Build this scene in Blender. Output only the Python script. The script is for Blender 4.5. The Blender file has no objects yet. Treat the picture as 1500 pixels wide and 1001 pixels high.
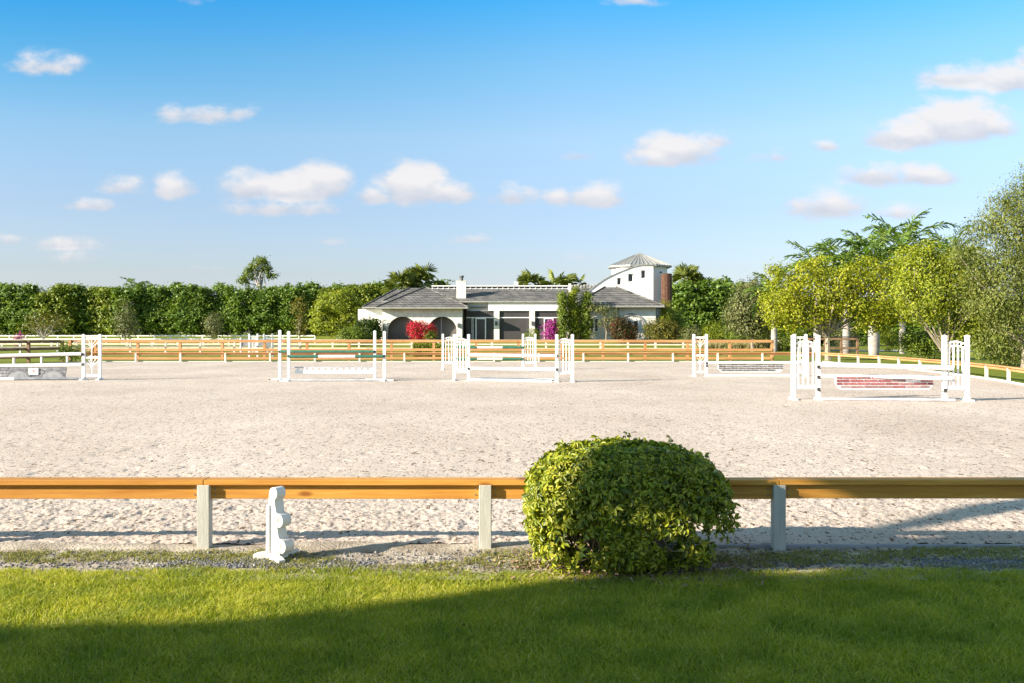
import bpy, bmesh, math, random
import numpy as np
from mathutils import Vector, Matrix
random.seed(7); rng = np.random.default_rng(7)
sc = bpy.context.scene; COL = sc.collection
R = math.radians; F = 1458.33; CAMZ = 1.62; HOR = 487.0
EXPO = 1.32; SKYS = 0.085; SUNE = 5.0
SUNV = Vector((2.3, 1.0, -0.98)).normalized()

def PX(px, d): return (px-750)/F*d
def PZ(py, d): return CAMZ-(py-HOR)/F*d
def PD(py, z=0.0): return F*(CAMZ-z)/(py-HOR)

# ------------------------------------------------------------------ materials
MATS = {}
def mat(name, color, rough=.6, col2=None, scale=6.0, detail=4, bump=0.0, bscale=40, metal=0.0, island=None, trans=0.0, spec=.5, stretch=(1,1,1), lo=.35, hi=.65):
    """procedural: base colour broken up by noise (col2), by island (list of colours), with bump"""
    m = bpy.data.materials.new(name); m.use_nodes = True; nt = m.node_tree; n = nt.nodes; L = nt.links
    p = n['Principled BSDF']; p.inputs['Roughness'].default_value = rough; p.inputs['Metallic'].default_value = metal
    p.inputs['Specular IOR Level'].default_value = spec
    out = n['Material Output']
    c = None
    tc = n.new('ShaderNodeTexCoord'); mp = n.new('ShaderNodeMapping'); mp.inputs['Scale'].default_value = stretch
    L.new(tc.outputs['Object'], mp.inputs[0])
    if island:
        g = n.new('ShaderNodeNewGeometry'); r = n.new('ShaderNodeValToRGB')
        els = r.color_ramp.elements
        while len(els) < len(island): els.new(.5)
        for i, cc in enumerate(island):
            els[i].position = i/(len(island)-1); els[i].color = (*cc, 1)
        L.new(g.outputs['Random Per Island'], r.inputs[0]); c = r.outputs[0]
    if col2:
        ns = n.new('ShaderNodeTexNoise'); ns.inputs['Scale'].default_value = scale; ns.inputs['Detail'].default_value = detail
        L.new(mp.outputs[0], ns.inputs['Vector'])
        r = n.new('ShaderNodeValToRGB'); r.color_ramp.elements[0].position = lo; r.color_ramp.elements[1].position = hi
        L.new(ns.outputs[0], r.inputs[0])
        if island:
            r.color_ramp.elements[0].color = (*col2, 1); r.color_ramp.elements[1].color = (1, 1, 1, 1)
            mx = n.new('ShaderNodeMixRGB'); mx.blend_type = 'MULTIPLY'; mx.inputs[0].default_value = 1
            L.new(c, mx.inputs[1]); L.new(r.outputs[0], mx.inputs[2]); c = mx.outputs[0]
        else:
            r.color_ramp.elements[0].color = (*color, 1); r.color_ramp.elements[1].color = (*col2, 1); c = r.outputs[0]
    if c is None: p.inputs['Base Color'].default_value = (*color, 1)
    else: L.new(c, p.inputs['Base Color'])
    if bump:
        nb = n.new('ShaderNodeTexNoise'); nb.inputs['Scale'].default_value = bscale; nb.inputs['Detail'].default_value = 5
        L.new(mp.outputs[0], nb.inputs['Vector']); b = n.new('ShaderNodeBump'); b.inputs['Strength'].default_value = bump; b.inputs['Distance'].default_value = .02
        L.new(nb.outputs[0], b.inputs['Height']); L.new(b.outputs[0], p.inputs['Normal'])
    if trans:
        t = n.new('ShaderNodeBsdfTranslucent'); mx = n.new('ShaderNodeMixShader'); mx.inputs[0].default_value = trans
        hs = n.new('ShaderNodeMixRGB'); hs.blend_type = 'MULTIPLY'; hs.inputs[0].default_value = 1; hs.inputs[2].default_value = (1.25, 1.3, .6, 1)
        if c is None: hs.inputs[1].default_value = (*color, 1)
        else: L.new(c, hs.inputs[1])
        L.new(hs.outputs[0], t.inputs[0]); L.new(p.outputs[0], mx.inputs[1]); L.new(t.outputs[0], mx.inputs[2]); L.new(mx.outputs[0], out.inputs[0])
    MATS[name] = m
    return m
def foliage(name, cols, trans=.3, clump=(.55,.6,.5), scale=1.2, rough=.5):
    return mat(name, cols[0], rough=rough, island=cols, col2=clump, scale=scale, detail=2, trans=trans, spec=.35)

M_white = mat('white_paint', (.58,.56,.52), .5, col2=(.84,.83,.81), scale=7, detail=7, lo=.28, hi=.45)
M_cup = mat('dark_cup', (.03,.03,.03), .5)
M_green = mat('green_paint', (.03,.13,.085), .45, col2=(.045,.17,.11), scale=9)
M_gpole = mat('grey_paint', (.16,.17,.2), .5, col2=(.3,.31,.33), scale=3)
M_lgpole = mat('pale_grey_paint', (.36,.36,.39), .5, col2=(.48,.48,.51), scale=3)
def woodmat(name, a, b, dark, knots=True, bscale=1.0):
    m = bpy.data.materials.new(name); m.use_nodes = True; nt = m.node_tree; n = nt.nodes; L = nt.links
    p = n['Principled BSDF']; p.inputs['Roughness'].default_value = .62; p.inputs['Specular IOR Level'].default_value = .3
    tc = n.new('ShaderNodeTexCoord'); mp = n.new('ShaderNodeMapping'); mp.inputs['Scale'].default_value = (1.1*bscale, 11*bscale, 22*bscale)
    L.new(tc.outputs['Object'], mp.inputs[0])
    ns = n.new('ShaderNodeTexNoise'); ns.inputs['Scale'].default_value = 1.4; ns.inputs['Detail'].default_value = 6; ns.inputs['Distortion'].default_value = 1.2
    L.new(mp.outputs[0], ns.inputs['Vector'])
    r = n.new('ShaderNodeValToRGB'); r.color_ramp.elements[0].position = .32; r.color_ramp.elements[1].position = .68
    r.color_ramp.elements[0].color = (*a,1); r.color_ramp.elements[1].color = (*b,1); L.new(ns.outputs[0], r.inputs[0])
    c = r.outputs[0]
    if knots:
        mk = n.new('ShaderNodeMapping'); mk.inputs['Scale'].default_value = (2.1, 1.0, 5.5); L.new(tc.outputs['Object'], mk.inputs[0])
        v = n.new('ShaderNodeTexVoronoi'); v.inputs['Scale'].default_value = 1.0; L.new(mk.outputs[0], v.inputs['Vector'])
        rk = n.new('ShaderNodeValToRGB'); rk.color_ramp.elements[0].position = .06; rk.color_ramp.elements[1].position = .15
        rk.color_ramp.elements[0].color = (*dark,1); rk.color_ramp.elements[1].color = (1,1,1,1); L.new(v.outputs['Distance'], rk.inputs[0])
        mx = n.new('ShaderNodeMixRGB'); mx.blend_type = 'MULTIPLY'; mx.inputs[0].default_value = .8
        L.new(c, mx.inputs[1]); L.new(rk.outputs[0], mx.inputs[2]); c = mx.outputs[0]
    # slow colour drift board to board
    n2 = n.new('ShaderNodeTexNoise'); n2.inputs['Scale'].default_value = .45; n2.inputs['Detail'].default_value = 3; L.new(tc.outputs['Object'], n2.inputs['Vector'])
    r2 = n.new('ShaderNodeValToRGB'); r2.color_ramp.elements[0].position=.35; r2.color_ramp.elements[1].position=.65
    r2.color_ramp.elements[0].color=(.78,.72,.66,1); r2.color_ramp.elements[1].color=(1,1,1,1); L.new(n2.outputs[0], r2.inputs[0])
    mx = n.new('ShaderNodeMixRGB'); mx.blend_type = 'MULTIPLY'; mx.inputs[0].default_value = 1
    L.new(c, mx.inputs[1]); L.new(r2.outputs[0], mx.inputs[2]); L.new(mx.outputs[0], p.inputs['Base Color'])
    b = n.new('ShaderNodeBump'); b.inputs['Strength'].default_value = .25; b.inputs['Distance'].default_value = .003
    L.new(ns.outputs[0], b.inputs['Height']); L.new(b.outputs[0], p.inputs['Normal'])
    return m
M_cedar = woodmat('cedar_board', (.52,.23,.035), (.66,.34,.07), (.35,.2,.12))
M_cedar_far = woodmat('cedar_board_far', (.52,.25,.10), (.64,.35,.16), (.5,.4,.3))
M_cream_wood = mat('cream_wood', (.62,.5,.34), .7, col2=(.74,.64,.48), scale=2)
M_brown_shade_wood = mat('brown_and_shaded_wood', (.16,.09,.05), .8, col2=(.26,.16,.09), scale=3)  # dark tone paints the left fence's shaded side; plain brown on the gate
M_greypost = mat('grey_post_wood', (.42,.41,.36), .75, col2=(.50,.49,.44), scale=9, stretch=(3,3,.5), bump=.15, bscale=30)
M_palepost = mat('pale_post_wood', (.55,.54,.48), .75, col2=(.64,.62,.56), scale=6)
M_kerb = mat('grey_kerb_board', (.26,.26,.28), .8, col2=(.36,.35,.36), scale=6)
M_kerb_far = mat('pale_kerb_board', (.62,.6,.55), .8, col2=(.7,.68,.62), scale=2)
M_trunk = mat('bark', (.16,.12,.085), .9, col2=(.28,.23,.17), scale=6, bump=.5, bscale=12)
M_pale_trunk = mat('pale_bark', (.36,.31,.24), .85, col2=(.5,.45,.37), scale=5, bump=.3, bscale=12)
M_branch = mat('limb_bark', (.22,.18,.13), .85, col2=(.36,.31,.23), scale=5, bump=.3, bscale=12)
M_palm_trunk = mat('grey_palm_bark', (.24,.21,.19), .85, col2=(.40,.37,.34), scale=2.5, stretch=(1,1,5), bump=.3, bscale=8)

# ------------------------------------------------------------------ mesh builder
class MB:
    def __init__(s): s.v=[]; s.f=[]
    def add(s, vs, fs):
        o=len(s.v); s.v += [tuple(v) for v in vs]; s.f += [tuple(i+o for i in f) for f in fs]; return s
    def box(s, x0,x1,y0,y1,z0,z1):
        return s.add([(x0,y0,z0),(x1,y0,z0),(x1,y1,z0),(x0,y1,z0),(x0,y0,z1),(x1,y0,z1),(x1,y1,z1),(x0,y1,z1)],
              [(0,3,2,1),(4,5,6,7),(0,1,5,4),(1,2,6,5),(2,3,7,6),(3,0,4,7)])
    def bar(s, p0, p1, w, h):          # box along p0->p1; h is vertical size
        p0=Vector(p0); p1=Vector(p1); d=(p1-p0).normalized()
        up=Vector((0,0,1)) if abs(d.z)<.95 else Vector((0,1,0))
        sd=d.cross(up).normalized(); u=sd.cross(d).normalized()
        vs=[p+sd*a*w/2+u*b*h/2 for p in (p0,p1) for a,b in ((-1,-1),(1,-1),(1,1),(-1,1))]
        return s.add(vs,[(0,1,2,3),(7,6,5,4),(0,4,5,1),(1,5,6,2),(2,6,7,3),(3,7,4,0)])
    def tube(s, path, rad, n=8, cap=True):
        path=[Vector(p) for p in path]
        if not hasattr(rad,'__len__'): rad=[rad]*len(path)
        o=len(s.v); ref=None
        for i,p in enumerate(path):
            d=(path[min(i+1,len(path)-1)]-path[max(i-1,0)]).normalized()
            if ref is None: ref = Vector((1,0,0)) if abs(d.x)<.8 else Vector((0,1,0))
            a=(ref-d*ref.dot(d)).normalized(); b=d.cross(a); ref=a
            for k in range(n):
                t=2*math.pi*k/n; s.v.append(tuple(p+(a*math.cos(t)+b*math.sin(t))*rad[i]))
        for i in range(len(path)-1):
            for k in range(n):
                k2=(k+1)%n; s.f.append((o+i*n+k,o+i*n+k2,o+(i+1)*n+k2,o+(i+1)*n+k))
        if cap:
            s.f.append(tuple(o+k for k in reversed(range(n)))); s.f.append(tuple(o+(len(path)-1)*n+k for k in range(n)))
        return s
    def lathe(s, prof, c=(0,0,0), n=16, a0=0):
        o=len(s.v)
        for r,z in prof:
            for k in range(n):
                t=a0+2*math.pi*k/n; s.v.append((c[0]+r*math.cos(t),c[1]+r*math.sin(t),c[2]+z))
        for i in range(len(prof)-1):
            for k in range(n):
                k2=(k+1)%n; s.f.append((o+i*n+k,o+i*n+k2,o+(i+1)*n+k2,o+(i+1)*n+k))
        s.f.append(tuple(o+k for k in reversed(range(n)))); s.f.append(tuple(o+(len(prof)-1)*n+k for k in range(n)))
        return s
    def plate(s, outline, holes, y0, y1, fn=None):      # 2D shape in x,z extruded y0..y1
        cu=bpy.data.curves.new('tmp','CURVE'); cu.dimensions='2D'; cu.fill_mode='BOTH'; cu.extrude=abs(y1-y0)/2
        for loop in [outline]+list(holes):
            sp=cu.splines.new('POLY'); sp.points.add(len(loop)-1); sp.use_cyclic_u=True
            for i,(x,z) in enumerate(loop): sp.points[i].co=(x,z,0,1)
        ob=bpy.data.objects.new('tmp',cu); me=ob.to_mesh()
        ym=(y0+y1)/2
        vs=[(v.co.x, ym-v.co.z, v.co.y) for v in me.vertices]
        if fn: vs=[fn(v) for v in vs]
        s.add(vs,[tuple(p.vertices) for p in me.polygons])
        ob.to_mesh_clear(); bpy.data.objects.remove(ob); bpy.data.curves.remove(cu)
        return s
    def build(s, name, m, parent=None, org=None, smooth=False, bevel=0, local=False):
        o0=Vector((0,0,0))
        if parent is not None and not local: o0=PORG[parent.name]
        if org is not None: o0=Vector(org)
        me=bpy.data.meshes.new(name); me.from_pydata([tuple(Vector(v)-o0) for v in s.v],[],s.f)
        if not (parent is None): pass
        bm=bmesh.new(); bm.from_mesh(me); bmesh.ops.remove_doubles(bm,verts=bm.verts,dist=1e-5) if len(s.v)<20000 else None
        bmesh.ops.recalc_face_normals(bm,faces=bm.faces); bm.to_mesh(me); bm.free()
        if smooth:
            me.shade_smooth(); me.set_sharp_from_angle(angle=R(40))
        me.materials.append(m)
        ob=bpy.data.objects.new(name,me); COL.objects.link(ob)
        if parent is not None:
            ob.parent=parent; PORG[ob.name]=o0
            if not local and parent.type!='EMPTY': pass
        elif org is not None: ob.location=o0; 
        if parent is None: PORG[ob.name]=o0
        if bevel:
            b=ob.modifiers.new('bevel','BEVEL'); b.width=bevel; b.segments=2; b.limit_method='ANGLE'
        return ob
PORG={}
def tag(o,label=None,cat=None,group=None,kind=None):
    if label: o['label']=label
    if cat: o['category']=cat
    if group: o['group']=group
    if kind: o['kind']=kind
    return o
def thing(name,label,cat,loc=(0,0,0),group=None,rot=0):
    o=bpy.data.objects.new(name,None); COL.objects.link(o); o.location=loc; o.rotation_euler=(0,0,rot); o.empty_display_size=.3
    PORG[o.name]=Vector(loc); return tag(o,label,cat,group)
def dup(root,loc=None,rot=None,label=None,scale=None):
    r=root.copy(); COL.objects.link(r)
    if loc is not None: r.location=loc
    if rot is not None: r.rotation_euler=(0,0,rot)
    if scale is not None: r.scale=scale
    if label: r['label']=label
    for ch in list(root.children):
        c=ch.copy(); COL.objects.link(c); c.parent=r
        for g in list(ch.children):
            d=g.copy(); COL.objects.link(d); d.parent=c
    return r
def npmesh(name,V,Fc,m,parent=None,k=4):
    """fast mesh from numpy arrays, faces all with k corners"""
    me=bpy.data.meshes.new(name); me.vertices.add(len(V)); me.vertices.foreach_set('co',V.astype(np.float32).ravel())
    nf=len(Fc); me.loops.add(nf*k); me.loops.foreach_set('vertex_index',Fc.astype(np.int32).ravel())
    me.polygons.add(nf); me.polygons.foreach_set('loop_start',np.arange(nf,dtype=np.int32)*k)
    me.update(calc_edges=True); me.materials.append(m)
    ob=bpy.data.objects.new(name,me); COL.objects.link(ob)
    if parent is not None: ob.parent=parent
    return ob
def norm(a): return a/np.maximum(np.linalg.norm(a,axis=1,keepdims=True),1e-9)
def leafarr(P,A,N,L,W,fold=.25):
    """folded leaf: 6 verts, 2 quads. P base, A axis, N normal"""
    S=norm(np.cross(N,A)); N=norm(np.cross(A,S)); L=L[:,None]; W=W[:,None]
    up=N*W*fold
    v=np.stack([P, P+A*L*.35+S*W*.5+up, P+A*L*.72+S*W*.38+up, P+A*L-N*L*.12, P+A*L*.72-S*W*.38+up, P+A*L*.35-S*W*.5+up],1).reshape(-1,3)
    n=len(P); b=(np.arange(n)*6)[:,None]
    f=np.concatenate([b+np.array([[0,3,2,1]]), b+np.array([[0,5,4,3]])],1).reshape(-1,4)
    return v,f
def rhomb(P,A,N,L,W):
    S=norm(np.cross(N,A)); L=L[:,None]; W=W[:,None]
    v=np.stack([P-A*L*.5,P+S*W*.5+N*W*.15,P+A*L*.5,P-S*W*.5+N*W*.15],1).reshape(-1,3)
    n=len(P); b=(np.arange(n)*4)[:,None]
    return v,b+np.array([[0,1,2,3]])
def crown_pts(lobes,nclump,per,csize,r,shell=.72,flat=1.0):
    """lobes: (cx,cy,cz,rx,ry,rz). clump centres in the outer shell of the lobes, leaves gaussian round them"""
    lob=np.array(lobes,float); w=(lob[:,3]*lob[:,5]); w/=w.sum()
    li=r.choice(len(lob),nclump,p=w); d=norm(r.normal(size=(nclump,3)))
    rad=shell+(1.04-shell)*r.random(nclump)**.7; inner=r.random(nclump)<.22; rad[inner]=r.random(inner.sum())*.8+.1
    C=lob[li,:3]+d*lob[li,3:]*rad[:,None]
    cs=csize*(.6+.8*r.random(nclump))
    P=np.repeat(C,per,0)+r.normal(size=(nclump*per,3))*np.repeat(cs,per)[:,None]*np.array([1,1,flat])
    out=norm(np.repeat(d,per,0)*1.1+r.normal(size=(nclump*per,3))*.5+np.array([0,0,.45]))
    return P,out,C
def crown_mesh(name,lobes,nclump,per,csize,leaf,m,seed=1,parent=None,droop=.0,aspect=.5,shell=.72,zmin=None,flat=.8):
    r=np.random.default_rng(seed); P,N,C=crown_pts(lobes,nclump,per,csize,r,shell,flat)
    if zmin is not None: k=P[:,2]>zmin; P=P[k]; N=N[k]
    A=r.normal(size=P.shape); A[:,2]-=droop; A=norm(A-N*np.sum(A*N,1,keepdims=True)*.7)
    L=leaf*(.6+.8*r.random(len(P))); v,f=rhomb(P,A,N,L,L*aspect)
    return npmesh(name,v,f,m,parent),C
def limbs(mb,base,fork,targets,r0,seed=0,n=7,bend=.12):
    rr=random.Random(seed); b=Vector(base); k=Vector(fork)
    mb.tube([b-Vector((0,0,.1)),b+Vector((0,0,.02)),b.lerp(k,.35)+Vector((rr.uniform(-1,1),0,0))*r0*.4,k],[r0*1.5,r0*1.25,r0*.95,r0*.75],n)
    for t in targets:
        t=Vector(t); ln=(t-k).length; s=b.lerp(k,rr.uniform(.75,1.0))
        m1=s.lerp(t,.35)+Vector((rr.uniform(-1,1),rr.uniform(-1,1),rr.uniform(-.2,1)))*ln*bend
        m2=s.lerp(t,.7)+Vector((rr.uniform(-1,1),rr.uniform(-1,1),rr.uniform(-.2,1)))*ln*bend
        mb.tube([s,m1,m2,t],[r0*.5,r0*.36,r0*.22,r0*.07],5)

# ------------------------------------------------------------------ world, sun, camera
def make_world():
    w=bpy.data.worlds.new("World"); sc.world=w; w.use_nodes=True; nt=w.node_tree; n=nt.nodes; L=nt.links
    bg=n['Background']; bg.inputs[1].default_value=SKYS
    s=n.new('ShaderNodeTexSky'); s.sky_type='NISHITA'; s.sun_disc=False; s.altitude=0
    s.sun_elevation=math.asin(-SUNV.z); s.sun_rotation=math.atan2(-SUNV.x,-SUNV.y)
    tc=n.new('ShaderNodeTexCoord'); sp=n.new('ShaderNodeSeparateXYZ'); L.new(tc.outputs['Generated'],sp.inputs[0])
    k=0.24/(SKYS*2**EXPO)
    r=n.new('ShaderNodeValToRGB'); L.new(sp.outputs['Z'],r.inputs[0]); els=r.color_ramp.elements
    stops=SKYSTOPS
    while len(els)<len(stops): els.new(.5)
    for i,(p,c) in enumerate(stops): els[i].position=p; els[i].color=(c[0]*k,c[1]*k,c[2]*k,1)
    mx=n.new('ShaderNodeMixRGB'); mx.blend_type='MULTIPLY'; mx.inputs[0].default_value=1
    L.new(s.outputs[0],mx.inputs[1]); L.new(r.outputs[0],mx.inputs[2])
    xr=n.new('ShaderNodeValToRGB'); xm=n.new('ShaderNodeMapRange'); L.new(sp.outputs['X'],xm.inputs[0]); xm.inputs[1].default_value=-.5; xm.inputs[2].default_value=.05; L.new(xm.outputs[0],xr.inputs[0])
    xr.color_ramp.elements[0].color=(.25,.74,.92,1); xr.color_ramp.elements[1].color=(1,1,1,1)
    zf=n.new('ShaderNodeMapRange'); zf.interpolation_type='SMOOTHSTEP'; L.new(sp.outputs['Z'],zf.inputs[0]); zf.inputs[1].default_value=.10; zf.inputs[2].default_value=.32
    m2x=n.new('ShaderNodeMixRGB'); m2x.blend_type='MULTIPLY'; L.new(zf.outputs[0],m2x.inputs[0]); L.new(mx.outputs[0],m2x.inputs[1]); L.new(xr.outputs[0],m2x.inputs[2]); mx=m2x
    # clouds: directions on the sky dome (x/y, z/y), puffs roughened by noise
    dx=n.new('ShaderNodeMath'); dx.operation='DIVIDE'; dz=n.new('ShaderNodeMath'); dz.operation='DIVIDE'
    ym=n.new('ShaderNodeMath'); ym.operation='MAXIMUM'; ym.inputs[1].default_value=.02; L.new(sp.outputs['Y'],ym.inputs[0])
    L.new(sp.outputs['X'],dx.inputs[0]); L.new(ym.outputs[0],dx.inputs[1]); L.new(sp.outputs['Z'],dz.inputs[0]); L.new(ym.outputs[0],dz.inputs[1])
    uv=n.new('ShaderNodeCombineXYZ'); L.new(dx.outputs[0],uv.inputs[0]); L.new(dz.outputs[0],uv.inputs[1])
    n1=n.new('ShaderNodeTexNoise'); n1.inputs['Scale'].default_value=24; n1.inputs['Detail'].default_value=9; n1.inputs['Roughness'].default_value=.56
    mpn=n.new('ShaderNodeMapping'); mpn.inputs['Scale'].default_value=(1,1.7,1); L.new(uv.outputs[0],mpn.inputs[0]); L.new(mpn.outputs[0],n1.inputs['Vector'])
    acc=None; acc2=None
    for (px,py,rx,ry,st) in CLOUDS:
        u0=(px-750)/F; v0=(HOR-py)/F; ru=rx*1.55/F; rv=ry*1.9/F; st=st*1.12
        a=n.new('ShaderNodeVectorMath'); a.operation='MULTIPLY_ADD'; L.new(uv.outputs[0],a.inputs[0]); a.inputs[1].default_value=(1/ru,1/rv,0); a.inputs[2].default_value=(-u0/ru,-v0/rv,0)
        sx=n.new('ShaderNodeSeparateXYZ'); L.new(a.outputs[0],sx.inputs[0])
        m1=n.new('ShaderNodeMath'); m1.operation='MULTIPLY'; m1.inputs[1].default_value=-2.0; L.new(sx.outputs[1],m1.inputs[0])
        m2=n.new('ShaderNodeMath'); m2.operation='MAXIMUM'; L.new(m1.outputs[0],m2.inputs[0]); L.new(sx.outputs[1],m2.inputs[1])
        cx=n.new('ShaderNodeCombineXYZ'); L.new(sx.outputs[0],cx.inputs[0]); L.new(m2.outputs[0],cx.inputs[1])
        le=n.new('ShaderNodeVectorMath'); le.operation='LENGTH'; L.new(cx.outputs[0],le.inputs[0])
        m3=n.new('ShaderNodeMath'); m3.operation='MULTIPLY_ADD'; L.new(le.outputs['Value'],m3.inputs[0]); m3.inputs[1].default_value=-st; m3.inputs[2].default_value=st
        ys_=n.new('ShaderNodeMath'); ys_.operation='ADD'; ys_.inputs[1].default_value=-.5; L.new(sx.outputs[1],ys_.inputs[0])
        c2=n.new('ShaderNodeCombineXYZ'); L.new(sx.outputs[0],c2.inputs[0]); L.new(ys_.outputs[0],c2.inputs[1]); l2=n.new('ShaderNodeVectorMath'); l2.operation='LENGTH'; L.new(c2.outputs[0],l2.inputs[0])
        m4=n.new('ShaderNodeMath'); m4.operation='MULTIPLY_ADD'; L.new(l2.outputs['Value'],m4.inputs[0]); m4.inputs[1].default_value=-st; m4.inputs[2].default_value=st
        if acc2 is None: acc2=m4.outputs[0]
        else:
            q2=n.new('ShaderNodeMath'); q2.operation='MAXIMUM'; L.new(acc2,q2.inputs[0]); L.new(m4.outputs[0],q2.inputs[1]); acc2=q2.outputs[0]
        if acc is None: acc=m3.outputs[0]
        else:
            mm=n.new('ShaderNodeMath'); mm.operation='SMOOTH_MAX'; mm.inputs[2].default_value=.12; L.new(acc,mm.inputs[0]); L.new(m3.outputs[0],mm.inputs[1]); acc=mm.outputs[0]
    nn=n.new('ShaderNodeMath'); nn.operation='MULTIPLY_ADD'; L.new(n1.outputs[0],nn.inputs[0]); nn.inputs[1].default_value=1.7; nn.inputs[2].default_value=-.93
    ad=n.new('ShaderNodeMath'); ad.operation='ADD'; L.new(acc,ad.inputs[0]); L.new(nn.outputs[0],ad.inputs[1])
    gate=n.new('ShaderNodeMapRange'); gate.interpolation_type='SMOOTHSTEP'; L.new(acc,gate.inputs[0]); gate.inputs[1].default_value=-.15; gate.inputs[2].default_value=.25
    al=n.new('ShaderNodeMapRange'); al.interpolation_type='SMOOTHSTEP'; L.new(ad.outputs[0],al.inputs[0]); al.inputs[1].default_value=-.04; al.inputs[2].default_value=.60; al.inputs[4].default_value=.90
    am=n.new('ShaderNodeMath'); am.operation='MULTIPLY'; L.new(al.outputs[0],am.inputs[0]); L.new(gate.outputs[0],am.inputs[1])
    yg=n.new('ShaderNodeMapRange'); L.new(sp.outputs['Y'],yg.inputs[0]); yg.inputs[1].default_value=.02; yg.inputs[2].default_value=.2
    am2=n.new('ShaderNodeMath'); am2.operation='MULTIPLY'; L.new(am.outputs[0],am2.inputs[0]); L.new(yg.outputs[0],am2.inputs[1])
    # cloud light: thicker = whiter, thin / lower = lilac grey
    sb=n.new('ShaderNodeMath'); sb.operation='SUBTRACT'; L.new(acc2,sb.inputs[0]); L.new(acc,sb.inputs[1]); sb2=n.new('ShaderNodeMath'); sb2.operation='MULTIPLY_ADD'; sb2.inputs[1].default_value=1.0; L.new(sb.outputs[0],sb2.inputs[0]); ad2=n.new('ShaderNodeMath'); ad2.operation='MULTIPLY_ADD'; L.new(ad.outputs[0],ad2.inputs[0]); ad2.inputs[1].default_value=.55; ad2.inputs[2].default_value=.30; L.new(ad2.outputs[0],sb2.inputs[2]); cr=n.new('ShaderNodeValToRGB'); L.new(sb2.outputs[0],cr.inputs[0]); e=cr.color_ramp.elements
    kc=1/(SKYS*2**EXPO)
    e[0].position=.1; e[0].color=(.60*kc,.64*kc,.74*kc,1); e[1].position=.7; e[1].color=(.95*kc,.91*kc,.90*kc,1)
    fin=n.new('ShaderNodeMixRGB'); L.new(am2.outputs[0],fin.inputs[0]); L.new(mx.outputs[0],fin.inputs[1]); L.new(cr.outputs[0],fin.inputs[2])
    L.new(fin.outputs[0],bg.inputs[0])
SKYSTOPS=[(0,(.70,.76,1.25)),(.06,(.65,.67,.86)),(.12,(.66,.70,.86)),(.19,(.79,.85,.92)),(.26,(.55,.88,1.0)),(.32,(.21,.84,1.14)),(.45,(1.3,1.05,.88)),(1,(1.75,1.25,.85))]
CLOUDS=[(65,100,50,17,.6),(295,172,62,17,.64),(345,168,30,8,.45),(178,278,30,14,.65),(135,303,34,10,.65),(258,280,26,19,.75),
(365,282,40,22,.95),(470,275,38,28,1.1),(430,285,50,22,1.05),(410,308,75,14,.65),(545,290,30,14,.85),(610,280,50,30,1.1),(650,288,42,18,.85),
(750,292,32,16,.75),(870,293,40,19,.9),(822,293,24,14,.65),(848,230,22,11,.6),(990,228,55,26,1.0),(1045,210,26,13,.55),(960,238,32,12,.75),
(955,200,20,8,.35),(1140,233,32,11,.42),(1210,217,20,9,.6),(1400,187,68,32,1.25),(1330,205,52,20,1.0),(1455,192,32,16,.8),(1400,122,48,20,.85),
(1475,122,55,24,.85),(1503,92,16,16,.75),(1280,262,44,18,.95),(1355,262,42,16,.9),(1210,308,52,22,.85),(1310,316,45,12,.5),(930,3,38,10,.6),
(70,360,70,12,.42),(100,380,42,9,.4),(20,355,30,9,.5),(692,353,26,8,.4),(290,3,34,9,.3),(290,395,45,8,.3),(900,380,60,7,.25),(480,355,30,6,.25)]
make_world()
sun=bpy.data.lights.new('sun','SUN'); sun.energy=SUNE; sun.angle=R(.55); sun.color=(1,.88,.72)
so=bpy.data.objects.new('sun',sun); COL.objects.link(so); so.rotation_euler=SUNV.to_track_quat('-Z','Y').to_euler(); so.location=(-20,-10,15)
cam=bpy.data.cameras.new('camera'); co=bpy.data.objects.new('camera',cam); COL.objects.link(co); sc.camera=co
co.location=(0,0,CAMZ); co.rotation_euler=(R(90),0,0); cam.lens=35; cam.sensor_width=36; cam.shift_y=-(500.5-HOR)/1500; cam.clip_end=3000
sc.view_settings.view_transform='Standard'; sc.view_settings.look='None'; sc.view_settings.exposure=EXPO; sc.view_settings.gamma=1

# ------------------------------------------------------------------ numpy value noise
def vnoise(x,y,seed=0):
    xi=np.floor(x).astype(np.int64); yi=np.floor(y).astype(np.int64); fx=x-xi; fy=y-yi; fx=fx*fx*(3-2*fx); fy=fy*fy*(3-2*fy)
    def h(a,b):
        n=(a*374761393+b*668265263+seed*1442695041)&0xffffffff; n=((n^(n>>13))*1274126177)&0xffffffff; return ((n^(n>>16))&0xffff)/65535.0
    return (h(xi,yi)*(1-fx)+h(xi+1,yi)*fx)*(1-fy)+(h(xi,yi+1)*(1-fx)+h(xi+1,yi+1)*fx)*fy-.5
def sstep(a,b,t): t=np.clip((t-a)/(b-a),0,1); return t*t*(3-2*t)
def terr(x,y):
    x=np.asarray(x,float); y=np.asarray(y,float)
    z=1.1*sstep(150,166,y)-.12*sstep(9,13,y)*(1-sstep(48,52,y))*(1-sstep(9,12,np.abs(x)))
    pad=.78*sstep(91,99,y)*sstep(-24,-17,x)*(1-sstep(24,34,x))
    return np.maximum(z,pad)
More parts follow.
